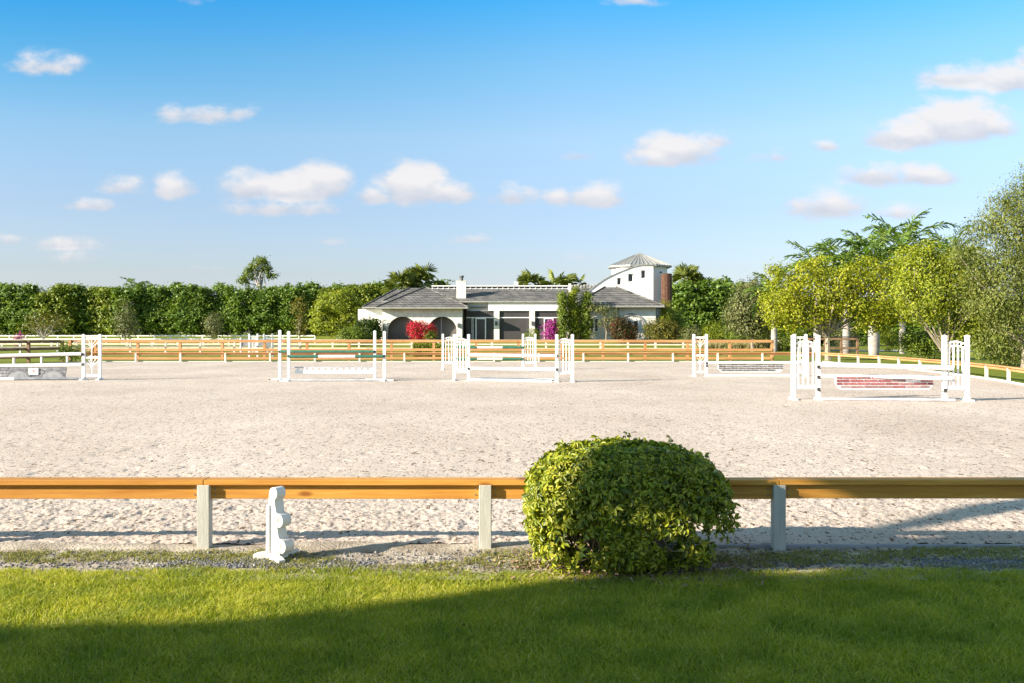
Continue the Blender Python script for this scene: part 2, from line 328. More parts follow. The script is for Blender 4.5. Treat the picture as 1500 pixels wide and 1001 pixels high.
# ------------------------------------------------------------------ ground
def gridmesh(name,xs,ys,zf,m):
    X,Y=np.meshgrid(xs,ys); Z=zf(X,Y); V=np.stack([X,Y,Z],-1).reshape(-1,3); nx=len(xs); ny=len(ys)
    i=np.arange((ny-1)*(nx-1)); r=i//(nx-1); c=i%(nx-1); b=r*nx+c
    ob=npmesh(name,V,np.stack([b,b+1,b+nx+1,b+nx],1),m); ob.data.shade_smooth(); return ob
def ground_mat():
    m=bpy.data.materials.new('lawn_ground'); m.use_nodes=True; nt=m.node_tree; n=nt.nodes; L=nt.links; p=n['Principled BSDF']; p.inputs['Roughness'].default_value=.9; p.inputs['Specular IOR Level'].default_value=.1
    tc=n.new('ShaderNodeTexCoord')
    def noise(s,st=(1,1,1),d=5):
        mp=n.new('ShaderNodeMapping'); mp.inputs['Scale'].default_value=st; L.new(tc.outputs['Object'],mp.inputs[0]); t=n.new('ShaderNodeTexNoise'); t.inputs['Scale'].default_value=s; t.inputs['Detail'].default_value=d; L.new(mp.outputs[0],t.inputs['Vector']); return t
    a=noise(.25); b=noise(14,d=6)
    r=n.new('ShaderNodeValToRGB'); r.color_ramp.elements[0].position=.35; r.color_ramp.elements[1].position=.68
    r.color_ramp.elements[0].color=(.14,.18,.025,1); r.color_ramp.elements[1].color=(.24,.25,.05,1); L.new(a.outputs[0],r.inputs[0])
    r2=n.new('ShaderNodeValToRGB'); r2.color_ramp.elements[0].position=.3; r2.color_ramp.elements[1].position=.7; r2.color_ramp.elements[0].color=(.6,.65,.5,1); r2.color_ramp.elements[1].color=(1.25,1.2,1.1,1); L.new(b.outputs[0],r2.inputs[0])
    mx=n.new('ShaderNodeMixRGB'); mx.blend_type='MULTIPLY'; mx.inputs[0].default_value=1; L.new(r.outputs[0],mx.inputs[1]); L.new(r2.outputs[0],mx.inputs[2]); L.new(mx.outputs[0],p.inputs['Base Color'])
    bp=n.new('ShaderNodeBump'); bp.inputs['Strength'].default_value=.8; bp.inputs['Distance'].default_value=.05; L.new(b.outputs[0],bp.inputs['Height']); L.new(bp.outputs[0],p.inputs['Normal'])
    return m
xs=np.concatenate([np.linspace(-900,-80,10),np.arange(-76,78,4.),np.linspace(80,900,10)])
ys=np.concatenate([np.linspace(-80,40,13),np.arange(44,180,3.),np.linspace(182,1500,10)])
g=gridmesh('lawn',xs,ys,terr,ground_mat()); tag(g,'flat green lawn running from the camera out to the far hedges','lawn',kind='structure')

def sand_mat():
    m=bpy.data.materials.new('arena_sand'); m.use_nodes=True; nt=m.node_tree; n=nt.nodes; L=nt.links; p=n['Principled BSDF']; p.inputs['Roughness'].default_value=.95; p.inputs['Specular IOR Level'].default_value=.1
    tc=n.new('ShaderNodeTexCoord')
    def noise(s,st=(1,1,1),d=5,ro=.5,dis=0):
        mp=n.new('ShaderNodeMapping'); mp.inputs['Scale'].default_value=st; L.new(tc.outputs['Object'],mp.inputs[0]); t=n.new('ShaderNodeTexNoise'); t.inputs['Scale'].default_value=s; t.inputs['Detail'].default_value=d; t.inputs['Roughness'].default_value=ro; t.inputs['Distortion'].default_value=dis; L.new(mp.outputs[0],t.inputs['Vector']); return t
    def ramp(src,a,b,ca,cb):
        r=n.new('ShaderNodeValToRGB'); r.color_ramp.elements[0].position=a; r.color_ramp.elements[1].position=b; r.color_ramp.elements[0].color=(*ca,1); r.color_ramp.elements[1].color=(*cb,1); L.new(src,r.inputs[0]); return r.outputs[0]
    def mul(a,b,f=1):
        x=n.new('ShaderNodeMixRGB'); x.blend_type='MULTIPLY'; x.inputs[0].default_value=f; L.new(a,x.inputs[1]); L.new(b,x.inputs[2]); return x.outputs[0]
    c=ramp(noise(.35,(1,.6,1),6,.6).outputs[0],.3,.7,SAND1,SAND2)
    # debris specks at three sizes, with the shade of small pits painted in
    c=mul(c,ramp(noise(27,(1,.42,1),3,.55,.5).outputs[0],.372,.405,(.32,.27,.22),(1,1,1)))
    c=mul(c,ramp(noise(9,(1,.4,1),4,.6,.6).outputs[0],.325,.355,(.42,.37,.31),(1,1,1)))
    c=mul(c,ramp(noise(48,(1,1,1),2).outputs[0],.34,.44,(.6,.57,.53),(1,1,1)))
    L.new(c,p.inputs['Base Color'])
    h1=noise(9,d=6,ro=.65); h2=noise(36,d=4)
    ad=n.new('ShaderNodeMath'); ad.operation='MULTIPLY_ADD'; L.new(h2.outputs[0],ad.inputs[0]); ad.inputs[1].default_value=.45; L.new(h1.outputs[0],ad.inputs[2])
    bp=n.new('ShaderNodeBump'); bp.inputs['Strength'].default_value=.4; bp.inputs['Distance'].default_value=.025; L.new(ad.outputs[0],bp.inputs['Height']); L.new(bp.outputs[0],p.inputs['Normal'])
    return m
SAND1=(.51,.42,.355); SAND2=(.66,.565,.495)
M_sand=sand_mat()
NEARY=7.44; FARY=53.7
RSIDE=[(12.6,NEARY),(14.0,20),(15.1,29),(16.0,33),(16.8,38.8),(17.0,46),(16.6,FARY)]
LSIDE=[(-27.5,NEARY),(-25.6,38),(-24.3,47),(-22.6,FARY)]
def interp(side,y): return np.interp(y,[p[1] for p in side],[p[0] for p in side])
def sand_h(X,Y):
    near=1-sstep(8.6,12,Y)
    z=.026+.007*vnoise(X*2.3,Y*3.1,1)+.006*vnoise(X*7,Y*9,2)
    z+=near*(.008*vnoise(X*9,Y*9,3)+.011*vnoise(X*24,Y*20,4)+.009*vnoise(X*60,Y*45,7)+.006*vnoise(X*45,Y*50,5))
    z+=.035*np.exp(-((Y-7.60)/.20)**2)*(.7+1.2*vnoise(X*1.6,Y*2,6))
    hoof=vnoise(X*5.2,Y*6,8); z-=.012*sstep(.24,.42,hoof)*(1-sstep(12,20,Y)); z=np.maximum(z,.006)
    return z
def make_sand():
    ys=[NEARY]; 
    while ys[-1]<FARY: ys.append(min(FARY, ys[-1]+max(.018, (ys[-1]-7)*.012)))
    ys=np.array(ys); nx=900; t=np.linspace(0,1,nx)
    # columns concentrated in view
    Xl=interp(LSIDE,ys)[:,None]; Xr=interp(RSIDE,ys)[:,None]
    lo=np.maximum(-ys*.55-1.2,Xl[:,0])[:,None]; hi=np.minimum(ys*.55+1.2,Xr[:,0])[:,None]
    X=lo+(hi-lo)*t[None,:]; X=np.concatenate([Xl,X,Xr],1); Y=np.repeat(ys[:,None],nx+2,1); Z=sand_h(X,Y)
    V=np.stack([X,Y,Z],-1).reshape(-1,3); nx+=2; ny=len(ys)
    i=np.arange((ny-1)*(nx-1)); r=i//(nx-1); c=i%(nx-1); b=r*nx+c
    ob=npmesh('riding_arena',V,np.stack([b,b+1,b+nx+1,b+nx],1),M_sand); ob.data.shade_smooth()
    tag(ob,'pale pinkish sand riding arena filling the middle of the view','arena',kind='structure')
make_sand()
# verge strip between lawn and fence
def lawn_edge(x): return 6.62+.14*vnoise(np.asarray(x)*1.1,np.asarray(x)*0+3,9)+.09*vnoise(np.asarray(x)*5,np.asarray(x)*0,10)+.05*vnoise(np.asarray(x)*17,np.asarray(x)*0,11)
M_verge=mat('verge_soil',(.27,.22,.16),.95,col2=(.54,.47,.38),scale=3.5,detail=7,bump=.8,bscale=50)
xs=np.linspace(-14,14,500); ys=np.linspace(6.45,NEARY+.06,42)
vg=gridmesh('verge',xs,ys,lambda X,Y:.006+.022*sstep(7.2,7.42,Y)*(1-sstep(.6,.9,X))*(1+vnoise(X*3,Y*3,24))+.012*(vnoise(X*8,Y*8,21)+.5)+.008*(vnoise(X*25,Y*25,22)+.5),M_verge); tag(vg,'strip of bare soil between the lawn and the arena rail','soil strip',kind='structure')
# gravel
def make_gravel():
    n=48000; x=rng.uniform(-8,8,n*2); y=rng.uniform(6.58,7.4,n*2)
    band=6.95+.16*vnoise(x*.7,y*0,31); dens=np.exp(-((y-(band-.08-.06*(x<-1)))/.12)**2)*(.06+1.5*sstep(-.10,.12,vnoise(x*1.1+2.3,y*1.3,32)+.5*vnoise(x*5,y*6,33))*(.35+.65*sstep(-3.2,-1.2,x)))
    dens+=.05
    k=rng.random(len(x))<dens; k&=~((np.abs(x-.78)<.75)&(y<6.95)&(rng.random(len(x))<.85)); x=x[k][:n]; y=y[k][:n]; n=len(x)
    s=.007+.009*rng.random(n)**2
    base=np.array([(1,0,0),(-1,0,0),(0,1,0),(0,-1,0),(0,0,1),(0,0,-1)],float); fc=np.array([(0,2,4),(2,1,4),(1,3,4),(3,0,4),(2,0,5),(1,2,5),(3,1,5),(0,3,5)])
    sc3=np.stack([s*(.7+.6*rng.random(n)),s*(.7+.6*rng.random(n)),s*(.5+.4*rng.random(n))],1)
    V=base[None]*sc3[:,None]; th=rng.uniform(0,6.28,n); ti=rng.uniform(-.5,.5,n)
    c,s_=np.cos(th),np.sin(th); vx=V[...,0]*c[:,None]-V[...,1]*s_[:,None]; vy=V[...,0]*s_[:,None]+V[...,1]*c[:,None]; vz=V[...,2]+vx*ti[:,None]
    V=np.stack([vx+x[:,None],vy+y[:,None],vz+(.018+s*.25)[:,None]],-1).reshape(-1,3)
    Fc=(fc[None]+(np.arange(n)*6)[:,None,None]).reshape(-1,3)
    m=mat('gravel_stone',(.2,.2,.2),.8,island=[(.06,.065,.08),(.16,.16,.175),(.11,.11,.13),(.26,.25,.24),(.08,.08,.095),(.19,.185,.185),(.38,.35,.32)])
    tag(npmesh('gravel',V,Fc,m,k=3),'blue grey gravel scattered along the lawn edge','gravel',kind='stuff')
make_gravel()
# grass blades
def blades(name,x,y,h,w,m,z0=0.0,lean=.45,label=None,cat=None):
    n=len(x); th=rng.uniform(0,2*np.pi,n); S=np.stack([np.cos(th),np.sin(th),np.zeros(n)],1)
    la=rng.uniform(0,2*np.pi,n); lm=h*lean*(.3+rng.random(n)*1.2); D=np.stack([np.cos(la)*lm,np.sin(la)*lm,np.zeros(n)],1)
    P=np.stack([x,y,np.full(n,z0)],1); w=w[:,None]; up=np.array([0,0,1.])
    a=P+S*w*.5; b=P-S*w*.5; mid=P+up*h[:,None]*.6+D*.35; c=mid-S*w*.4; d=mid+S*w*.4; tip=P+up*(h*(1-.15*lean))[:,None]+D; e=tip+S*w*.08; f=tip-S*w*.08
    V=np.stack([a,b,c,d,f,e],1).reshape(-1,3); bi=(np.arange(n)*6)[:,None]
    Fc=np.concatenate([bi+np.array([[0,1,2,3]]),bi+np.array([[3,2,4,5]])],1).reshape(-1,4)
    return tag(npmesh(name,V,Fc,m),label,cat,kind='stuff')
M_grass=mat('grass_blade',(.1,.2,.03),.5,island=[(0.237,0.293,0.020),(0.348,0.395,0.028),(0.445,0.459,0.038),(0.557,0.511,0.057),(0.306,0.357,0.028),(0.696,0.600,0.177),(0.139,0.192,0.015)],col2=(.62,.72,.6),scale=2.2,detail=3,trans=.42,spec=.3,lo=.35,hi=.6)
def make_grass():
    N=430000; y=4.1+(6.75-4.1)*rng.random(N); x=(rng.random(N)*2-1)*(y*.56+3.6)
    k=y<lawn_edge(x)+.05*rng.random(N); k&=~(((x-.78)/.78)**2+((y-6.95)/.42)**2<1+.15*rng.random(N)); x,y=x[k],y[k]
    k=rng.random(len(x))<1-.55*sstep(.18,.42,vnoise(x*3.5,y*3.5,48)); x,y=x[k],y[k]; tuft=vnoise(x*7,y*7,41)+.6*vnoise(x*2,y*2,42)
    h=.028+.026*rng.random(len(x))+.022*np.clip(tuft+.1,0,1); w=.0035+.0025*rng.random(len(x))
    blades('grass',x,y,h,w,M_grass,lean=.75,label='short bright green lawn grass in the foreground',cat='grass')
    # weeds in the verge
    N=95000; y=6.66+.74*rng.random(N); x=(rng.random(N)*2-1)*8
    dn=sstep(.05,.22,vnoise(x*1.3,y*5,43)+.6*vnoise(x*7,y*11,44))*.9+.02
    dn+=.6*sstep(.0,.2,vnoise(x*1.0,y*0+9,45))*np.exp(-((y-7.12)/.12)**2)
    k=rng.random(N)<dn; x,y=x[k],y[k]
    blades('weeds',x,y,.008+.022*rng.random(len(x)),.004+.004*rng.random(len(x)),M_weed,z0=.015,lean=1.3,label='yellow green creeping weeds in the soil strip by the rail',cat='weeds')
M_weed=mat('weed_blade',(.2,.2,.03),.6,island=[(.14,.17,.02),(.24,.24,.03),(.30,.28,.05),(.18,.2,.03),(.34,.27,.12)],trans=.25)
make_grass()

# ------------------------------------------------------------------ low arena rails
M_bolt=mat('bolt_metal',(.25,.24,.22),.5,metal=.6)
def rail_run(name,label,pts,posts,near=False,inside=1,wood=None,pm=None,km=None):
    """pts: polyline of the rail; posts on the outer (camera) side for the near run"""
    p0=pts[0]; t=thing(name,label,'arena rail',(p0[0],p0[1],0),'low cedar rails round the arena')
    for i in range(len(pts)-1):
        a=Vector((*pts[i],0)); b=Vector((*pts[i+1],0)); d=(b-a).normalized(); nrm=Vector((-d.y,d.x,0))
        cuts=[a.x]+([q for q in CUTS if a.x<q<b.x] if near else [])+[b.x]
        for ci in range(len(cuts)-1):
            if near:
                ca=Vector((cuts[ci]+.002,a.y,0)); cb=Vector((cuts[ci+1]-.002,a.y,0)); jj=random.uniform(-.003,.003)
                for (yo,zc,w_,h_,nm) in ((-.005,.515+jj,.15,.038,'cap_board'),(-.022,.443+jj,.038,.104,'side_board')):
                    MB().bar(ca+Vector((0,yo,zc)),cb+Vector((0,yo,zc+random.uniform(-.003,.003))),w_,h_).build(nm,wood,t,bevel=.004,org=None if False else (cuts[ci]*3,0,0) if False else None)
            else: MB().bar(a-nrm*.005+Vector((0,0,.515)),b-nrm*.005+Vector((0,0,.515)),.15,.038).build('cap_board',wood,t)
        o_=.028
        if not near: MB().bar(a+nrm*o_+Vector((0,0,.443)),b+nrm*o_+Vector((0,0,.443)),.038,.104).build('side_board',wood,t)
        MB().bar(a+nrm*.06+Vector((0,0,-.03 if near else .02)),b+nrm*.06+Vector((0,0,0 if near else .02)),.035,.075 if near else .09).build('kerb_board',km,t) if not near else MB().bar((.75,a.y+.02,.004),(b.x,a.y+.02,.004),.035,.07).build('kerb_board',km,t)
    for (x,y,rot) in posts:
        mb=MB(); c,s=math.cos(rot),math.sin(rot); w=.045
        vs=[(x+c*a-s*b,y+s*a+c*b,z) for z in (-.05,.4955) for a,b in ((-w,-w),(w,-w),(w,w),(-w,w))]
        mb.add(vs,[(0,3,2,1),(4,5,6,7),(0,1,5,4),(1,2,6,5),(2,3,7,6),(3,0,4,7)])
        mb.build('post',pm,t,bevel=.004 if near else 0)
        if near:
            for zz in (.42,.465):
                for xo in (-.075,.075):
                    if abs(x)<4: MB().tube([(x+xo,y+.0035,zz),(x+xo,y-.003,zz)],.006,8).build('bolt_head',M_bolt,t)
    return t
nd=7.36; CUTS=[PX(px,nd) for px in (-540,300,1140,1990)]
posts=[(PX(px,nd),nd,0) for px in (-540,-119,300,711,1140,1566,1990)]
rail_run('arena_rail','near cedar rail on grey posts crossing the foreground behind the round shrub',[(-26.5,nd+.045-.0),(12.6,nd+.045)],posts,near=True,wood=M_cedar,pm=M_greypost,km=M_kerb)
fd=FARY+.05
posts=[(PX(134+65.5*k,fd),fd-.05,0) for k in range(17)]
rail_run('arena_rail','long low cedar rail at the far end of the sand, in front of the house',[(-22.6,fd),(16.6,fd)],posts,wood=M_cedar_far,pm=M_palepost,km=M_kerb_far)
def along(side,step,y0):
    out=[]; pts=[Vector((x,y,0)) for x,y in side]; pos=0; nxt=step
    for a,b in zip(pts,pts[1:]):
        L=(b-a).length; d=(b-a)/L
        while nxt<=pos+L: q=a+d*(nxt-pos); out.append((q.x,q.y,math.atan2(d.y,d.x))); nxt+=step
        pos+=L
    return [o for o in out if o[1]>y0]
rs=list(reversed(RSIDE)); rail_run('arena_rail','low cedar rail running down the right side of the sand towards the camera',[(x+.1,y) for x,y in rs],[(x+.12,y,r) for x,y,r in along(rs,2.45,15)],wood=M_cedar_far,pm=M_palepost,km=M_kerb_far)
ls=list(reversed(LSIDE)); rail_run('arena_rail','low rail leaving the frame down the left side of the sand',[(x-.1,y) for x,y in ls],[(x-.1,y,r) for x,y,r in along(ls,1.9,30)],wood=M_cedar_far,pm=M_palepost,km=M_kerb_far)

# ------------------------------------------------------------------ board fences
def board_fence(label,pts,step,zs,h,wood,pm,group,pw=.12,ph=None,start=0.0):
    t=thing('board_fence',label,'fence',(pts[0][0],pts[0][1],0),group)
    P=[Vector((x,y,0)) for x,y in pts]
    for a,b in zip(P,P[1:]):
        L=(b-a).length; d=(b-a)/L; n=int(round(L/step)); rot=math.atan2(d.y,d.x)
        nrm=Vector((d.y,-d.x,0))
        for k in range(n+1):
            q=a+d*min(L,k*L/n); gz=float(terr(q.x,q.y)); MB().bar(q+Vector((0,0,gz-.1)),q+Vector((0,0,gz+(ph or zs[0]+.06))),pw,pw).build('post',pm,t)
        nseg=max(1,int(L/7))
        for z in zs:
            for s in range(nseg):
                u=a+d*(L*s/nseg+.004)+nrm*(pw/2+.02); v=a+d*(L*(s+1)/nseg-.004)+nrm*(pw/2+.02)
                jz=random.uniform(-.008,.008)
                u.z=float(terr(u.x,u.y))+z+jz; v.z=float(terr(v.x,v.y))+z+jz
                MB().bar(u,v,.03,h).build('board',wood,t)
    return t
GP='wooden board fences round the paddocks'
board_fence('tan three board paddock fence just behind the far arena rail',[(PX(140,57),57),(PX(1131,57),57)],2.45,(1.11,.62,.14),.145,M_cedar_far,M_cedar_far,GP,pw=.14)
board_fence('paddock fence leaving the frame at the left of the arena, its shaded side coloured dark brown',[(PX(85,55),55.5),(PX(-70,49),49)],2.6,(1.11,.72,.3),.14,M_brown_shade_wood,M_brown_shade_wood,GP,pw=.15)  # shade of the side turned from the sun is put into the wood colour
board_fence('tan fence corner piece behind the tall ladder stand at left',[(PX(140,57)-.2,57),(PX(88,56.5),57.8)],2.2,(1.11,.62),.15,M_brown_shade_wood,M_cedar_far,GP,pw=.14)
board_fence('cream two board fence across the grass in front of the house',[(-58,95),(PX(1165,88),88)],2.45,(.88,.52,.14),.13,M_cream_wood,M_palepost,GP,pw=.16)
board_fence('cream two board fence on the left paddock, nearer than the hedge',[(-44,72),(-17,80)],2.45,(1.0,.5),.14,M_cream_wood,M_palepost,GP,pw=.14)
board_fence('thin white fence along the foot of the tall hedge at left',[(-80,149),(-29.5,149)],2.45,(1.1,.62),.17,M_white,M_white,GP,pw=.16)
# black mesh gate at right
def gate():
    d=63; x0=PX(1185,d); x1=PX(1256,d); t=thing('mesh_gate','black wire mesh gate between dark wooden posts under the yellow green tree','gate',(x0,d,0))
    mb=MB()
    for i in range(4): mb.bar((x0+(x1-x0)*i/3,d,0),(x0+(x1-x0)*i/3,d,1.25),.13,.13)
    for px in np.linspace(x0,x1,4): pass
    mb.build('post',M_brown_shade_wood,t)
    for z in (1.2,.62,.12): MB().bar((x0,d-.08,z),(x1,d-.08,z),.03,.12).build('board',M_brown_shade_wood,t)
    m=MB(); md=mat('black_wire',(.02,.02,.022),.5)
    for i in range(34): x=x0+(x1-x0)*(.45+.55*i/33); m.bar((x,d+.1,.05),(x,d+.1,1.3),.012,.012)
    for i in range(12): z=.08+i*.11; m.bar((x0+(x1-x0)*.45,d+.12,z),(x1,d+.12,z),.012,.012)
    m.bar((x0,d+.1,1.33),(x1+.8,d+.1,1.33),.05,.05); m.build('wire_mesh',md,t)
gate()
M_road=mat('driveway_surface',(.30,.29,.29),.9,col2=(.38,.37,.36),scale=1.5)
r=MB().add([(PX(1256,84),84,.03),(60,80,.03),(60,89,.03),(PX(1150,90),90,.03)],[(0,1,2,3)]).build('driveway',M_road); tag(r,'pale grey driveway past the palms','driveway',kind='structure')

# ------------------------------------------------------------------ jump stands
def cup_mb(x,z,side): return MB().box(x-.03,x+.03,-.085,-.047,z-.055,z+.02).box(x-.02+side*.04,x+.02+side*.04,-.075,.03,z-.06,z-.045)
def feet(t,xs,w=.6):
    for x in xs: MB().box(x-.05,x+.05,-w/2,w/2,.0,.045).add([(x-.02,-.16,.055),(x+.02,-.16,.055),(x+.045,-.047,.10),(x-.045,-.047,.10),(x-.045,-.048,.055),(x+.045,-.048,.055)],[(0,1,2,3),(0,3,4),(1,5,2),(0,4,5,1),(3,2,5,4)]).add([(x-.02,.16,.055),(x+.02,.16,.055),(x+.045,.047,.10),(x-.045,.047,.10),(x-.045,.048,.055),(x+.045,.048,.055)],[(0,1,2,3),(0,3,4),(1,5,2),(0,4,5,1),(3,2,5,4)]).build('foot',M_white,t,local=True)
def post_mb(x,h): 
    return MB().box(x-.045,x+.045,-.045,.045,.056,h).box(x-.052,x+.052,-.052,.052,h,h+.018).add([(x-.045,-.045,h+.018),(x+.045,-.045,h+.018),(x+.045,.045,h+.018),(x-.045,.045,h+.018),(x,0,h+.045)],[(0,1,4),(1,2,4),(2,3,4),(3,0,4)])
def picket_stand(label,loc,rot,cups,side,w=.56,h=1.50):
    t=thing('jump_stand',label,'jump stand',loc,'white jump stands',rot)
    hw=w/2
    for x in (-hw,hw): post_mb(x,h).build('leg',M_white,t,local=True)
    feet(t,(-hw,hw))
    MB().box(-hw+.046,hw-.046,-.025,.025,.26,.35).build('bottom_rail',M_white,t,local=True)
    arc=lambda x,b:b+.09*math.cos(x/hw*math.pi/2)
    xs=np.linspace(-hw+.045,hw-.045,13)
    MB().tube([(x,0,arc(x,1.30)) for x in xs],.018,6).build('arch_rail',M_white,t,local=True)
    MB().tube([(x,0,arc(x,1.19)) for x in xs],.014,6).build('arch_rail',M_white,t,local=True)
    ring=MB()
    for k in range(5):
        x=-hw+.09+k*(w-.18)/4; zc=arc(x,1.245); ring.tube([(x+.04*math.cos(a),0,zc+.04*math.sin(a)) for a in np.linspace(0,2*math.pi,11)],.009,4,cap=False)
    ring.build('ring_ornament',M_white,t,local=True,smooth=True)
    for k in range(4):
        x=-hw+w*(k+1)/5; MB().box(x-.017,x+.017,-.017,.017,.351,arc(x,1.19)-.01).build('picket',M_white,t,local=True)
    for z in cups: cup_mb(side*hw,z,side).build('jump_cup',M_cup,t,local=True)
    return t
def ladder_stand(label,loc,rot,cups,side,w=.56,h=1.50):
    t=thing('jump_stand',label,'jump stand',loc,'white jump stands',rot); hw=w/2
    for x in (-hw,hw): post_mb(x,h).build('leg',M_white,t,local=True)
    feet(t,(-hw,hw),.5)
    for z in (.16,.76,1.41): MB().box(-hw+.046,hw-.046,-.025,.025,z-.035,z+.035).build('cross_rail',M_white,t,local=True)
    for z0,z1 in ((.195,.725),(.795,1.375)):
        m=MB().tube([(0,0,z0),(0,0,z1)],.011,5); H=z1-z0
        for s in (-1,1):
            m.tube([(0,0,z0+H*.42),(s*.07,0,z0+H*.6),(s*.15,0,z0+H*.72),(s*(hw-.045),0,z0+H*.88)],.012,5)
            m.tube([(0,0,z0+H*.52),(s*.05,0,z0+H*.75),(s*.13,0,z0+H*.95)],.009,5)
        m.build('tulip_lattice',M_white,t,local=True)
    for z in cups: cup_mb(side*hw,z,side).build('jump_cup',M_cup,t,local=True)
    return t
def plain_stand(label,loc,cups,side,h=1.6):
    t=thing('jump_stand',label,'jump stand',loc,'white jump stands')
    post_mb(0,h).build('leg',M_white,t,local=True); MB().box(-.32,.32,-.045,.045,0,.05).build('foot',M_white,t,local=True)
    MB().box(-.045,.045,-.3,-.046,0,.05).box(-.045,.045,.046,.3,0,.05).build('foot',M_white,t,local=True)
    for s in (-1,1): MB().box(s*.33-.03,s*.33+.03,-.05,.05,-.005,.035).build('rubber_pad',M_cup,t,local=True)
    for z in cups: cup_mb(0,z,side).build('jump_cup',M_cup,t,local=True)
    return t
GPOLE='jump poles'
def pole(name,label,p0,p1,m,r=.05,bands=None,group=GPOLE,cat='jump pole'):
    p0=Vector(p0); p1=Vector(p1)
    if not bands:
        o=MB().tube([p0,p1],r,12).build(name,m,org=p0,smooth=True); return tag(o,label,cat,group)
    t=thing(name,label,cat,p0,group)
    for (a,b,mm) in bands: MB().tube([p0.lerp(p1,a),p0.lerp(p1,b)],r,12).build('paint_band',mm,t,smooth=True)
    return t
def plank(label,p0,p1,h,m=M_white,th=.03,group='jump planks',cat='jump plank'):
    p0=Vector(p0); p1=Vector(p1); o=MB().bar(p0,p1,th,h).build('jump_plank',m,org=p0); return tag(o,label,cat,group)
# --- J1 left (stone wall jump)
d=33.3; xr0=PX(122.5,d); xr1=PX(146.5,d)
ladder_stand('white ladder stand with tulip lattice at the right end of the grey stone panel jump',((xr0+xr1)/2,d,.02),0,(.88,.55),-1,w=xr1-xr0)
x_l=xr0-3.72
ladder_stand('white ladder stand just past the left edge holding the stone panel jump',(x_l-.3,d,.02),0,(.83,.5),1,w=.55)
pole('jump_pole','thick white top pole above the grey stone arched panel',(x_l,d-.06,.82),(xr0-.05,d-.06,.90),M_white,.055)
plank('white plank fixed above the grey stone arched panel',(x_l,d-.06,.505),(xr0-.05,d-.06,.55),.09)
pole('ground_pole','dark grey pole lying in front of the stone arched panel',(PX(22,33.05),33.05,.075),(PX(114,33.2),33.2,.075),M_gpole,.05)
pole('ground_pole','white pole lying at the left end of the stone arched panel',(PX(-42,33.25),33.25,.07),(PX(21,33.1),33.1,.07),M_white,.045)
def stone_panel():
    m=bpy.data.materials.new('painted_stone'); m.use_nodes=True; n=m.node_tree.nodes; L=m.node_tree.links; p=n['Principled BSDF']; p.inputs['Roughness'].default_value=.7
    tc=n.new('ShaderNodeTexCoord'); sp=n.new('ShaderNodeSeparateXYZ'); cb=n.new('ShaderNodeCombineXYZ'); L.new(tc.outputs['Object'],sp.inputs[0]); L.new(sp.outputs[0],cb.inputs[0]); L.new(sp.outputs[2],cb.inputs[1])
    br=n.new('ShaderNodeTexBrick'); br.inputs['Scale'].default_value=1; br.inputs['Brick Width'].default_value=.36; br.inputs['Row Height'].default_value=.105; br.inputs['Mortar Size'].default_value=.012
    br.inputs['Color1'].default_value=(.15,.15,.17,1); br.inputs['Color2'].default_value=(.30,.30,.31,1); br.inputs['Mortar'].default_value=(.09,.09,.1,1); L.new(cb.outputs[0],br.inputs[0])
    ns=n.new('ShaderNodeTexNoise'); ns.inputs['Scale'].default_value=14; ns.inputs['Detail'].default_value=5; L.new(tc.outputs['Object'],ns.inputs['Vector'])
    rp=n.new('ShaderNodeValToRGB'); rp.color_ramp.elements[0].color=(.5,.5,.5,1); rp.color_ramp.elements[1].color=(1.5,1.5,1.5,1); rp.color_ramp.elements[0].position=.3; rp.color_ramp.elements[1].position=.7; L.new(ns.outputs[0],rp.inputs[0])
    mx=n.new('ShaderNodeMixRGB'); mx.blend_type='MULTIPLY'; mx.inputs[0].default_value=1; L.new(br.outputs[0],mx.inputs[1]); L.new(rp.outputs[0],mx.inputs[2]); L.new(mx.outputs[0],p.inputs['Base Color'])
    y=33.18; x0=x_l+.1; x1=PX(96,y); t=thing('hanging_panel','grey painted stone panel with two arches and a small white plaque','jump panel',((x0+x1)/2,y,.03),'hanging jump panels')
    z0=.06; z1=.46
    MB().plate([(x0,z0),(x1-.02,z0),(x1,z0+.1),(x1+.04,z1),(x0,z1)],[],y-.02,y+.02).build('stone_board',m,t)
    ml=mat('pale_arch_fill',(.22,.23,.24),.8,col2=(.30,.31,.32),scale=8); mdk=mat('dark_arch_stone',(.12,.12,.14),.8,col2=(.24,.24,.25),scale=12)
    for cx in (PX(27,y),PX(77,y),PX(27,y)-1.15):
        a=np.linspace(0,math.pi,15); rx=.36; rz=.27
        MB().plate([(cx+rx*math.cos(q),z0+rz*math.sin(q)) for q in a],[],y-.028,y-.0205).build('arch_fill',ml,t)
        mb=MB()
        for q0,q1 in zip(a,a[1:]):
            q1=q1-.03; mb.plate([(cx+rx*1.02*math.cos(q0),z0+rz*1.02*math.sin(q0)),(cx+rx*1.22*math.cos(q0),z0+rz*1.28*math.sin(q0)),(cx+rx*1.22*math.cos(q1),z0+rz*1.28*math.sin(q1)),(cx+rx*1.02*math.cos(q1),z0+rz*1.02*math.sin(q1))],[],y-.034,y-.0205)
        mb.build('arch_stones',mdk,t)
    xa,xb=PX(43,y),PX(57,y); pl=MB().plate([(xa,.21),(xb,.21),(xb,.43),(xa,.43)],[],y-.05,y-.0355).build('plaque',M_white,t)
    mr=mat('faded_red_print',(.5,.16,.16),.6,col2=(.68,.4,.38),scale=20); cx=(xa+xb)/2+.005; cz=.335
    h=[]; 
    for q in np.linspace(0,2*math.pi,24,endpoint=False): h.append((cx+.055*math.sin(q)**3, cz+.0045*(13*math.cos(q)-5*math.cos(2*q)-2*math.cos(3*q)-math.cos(4*q))*.9))
    em=MB().plate(h,[],y-.054,y-.0505); em.build('heart_emblem',mr,pl)
stone_panel()
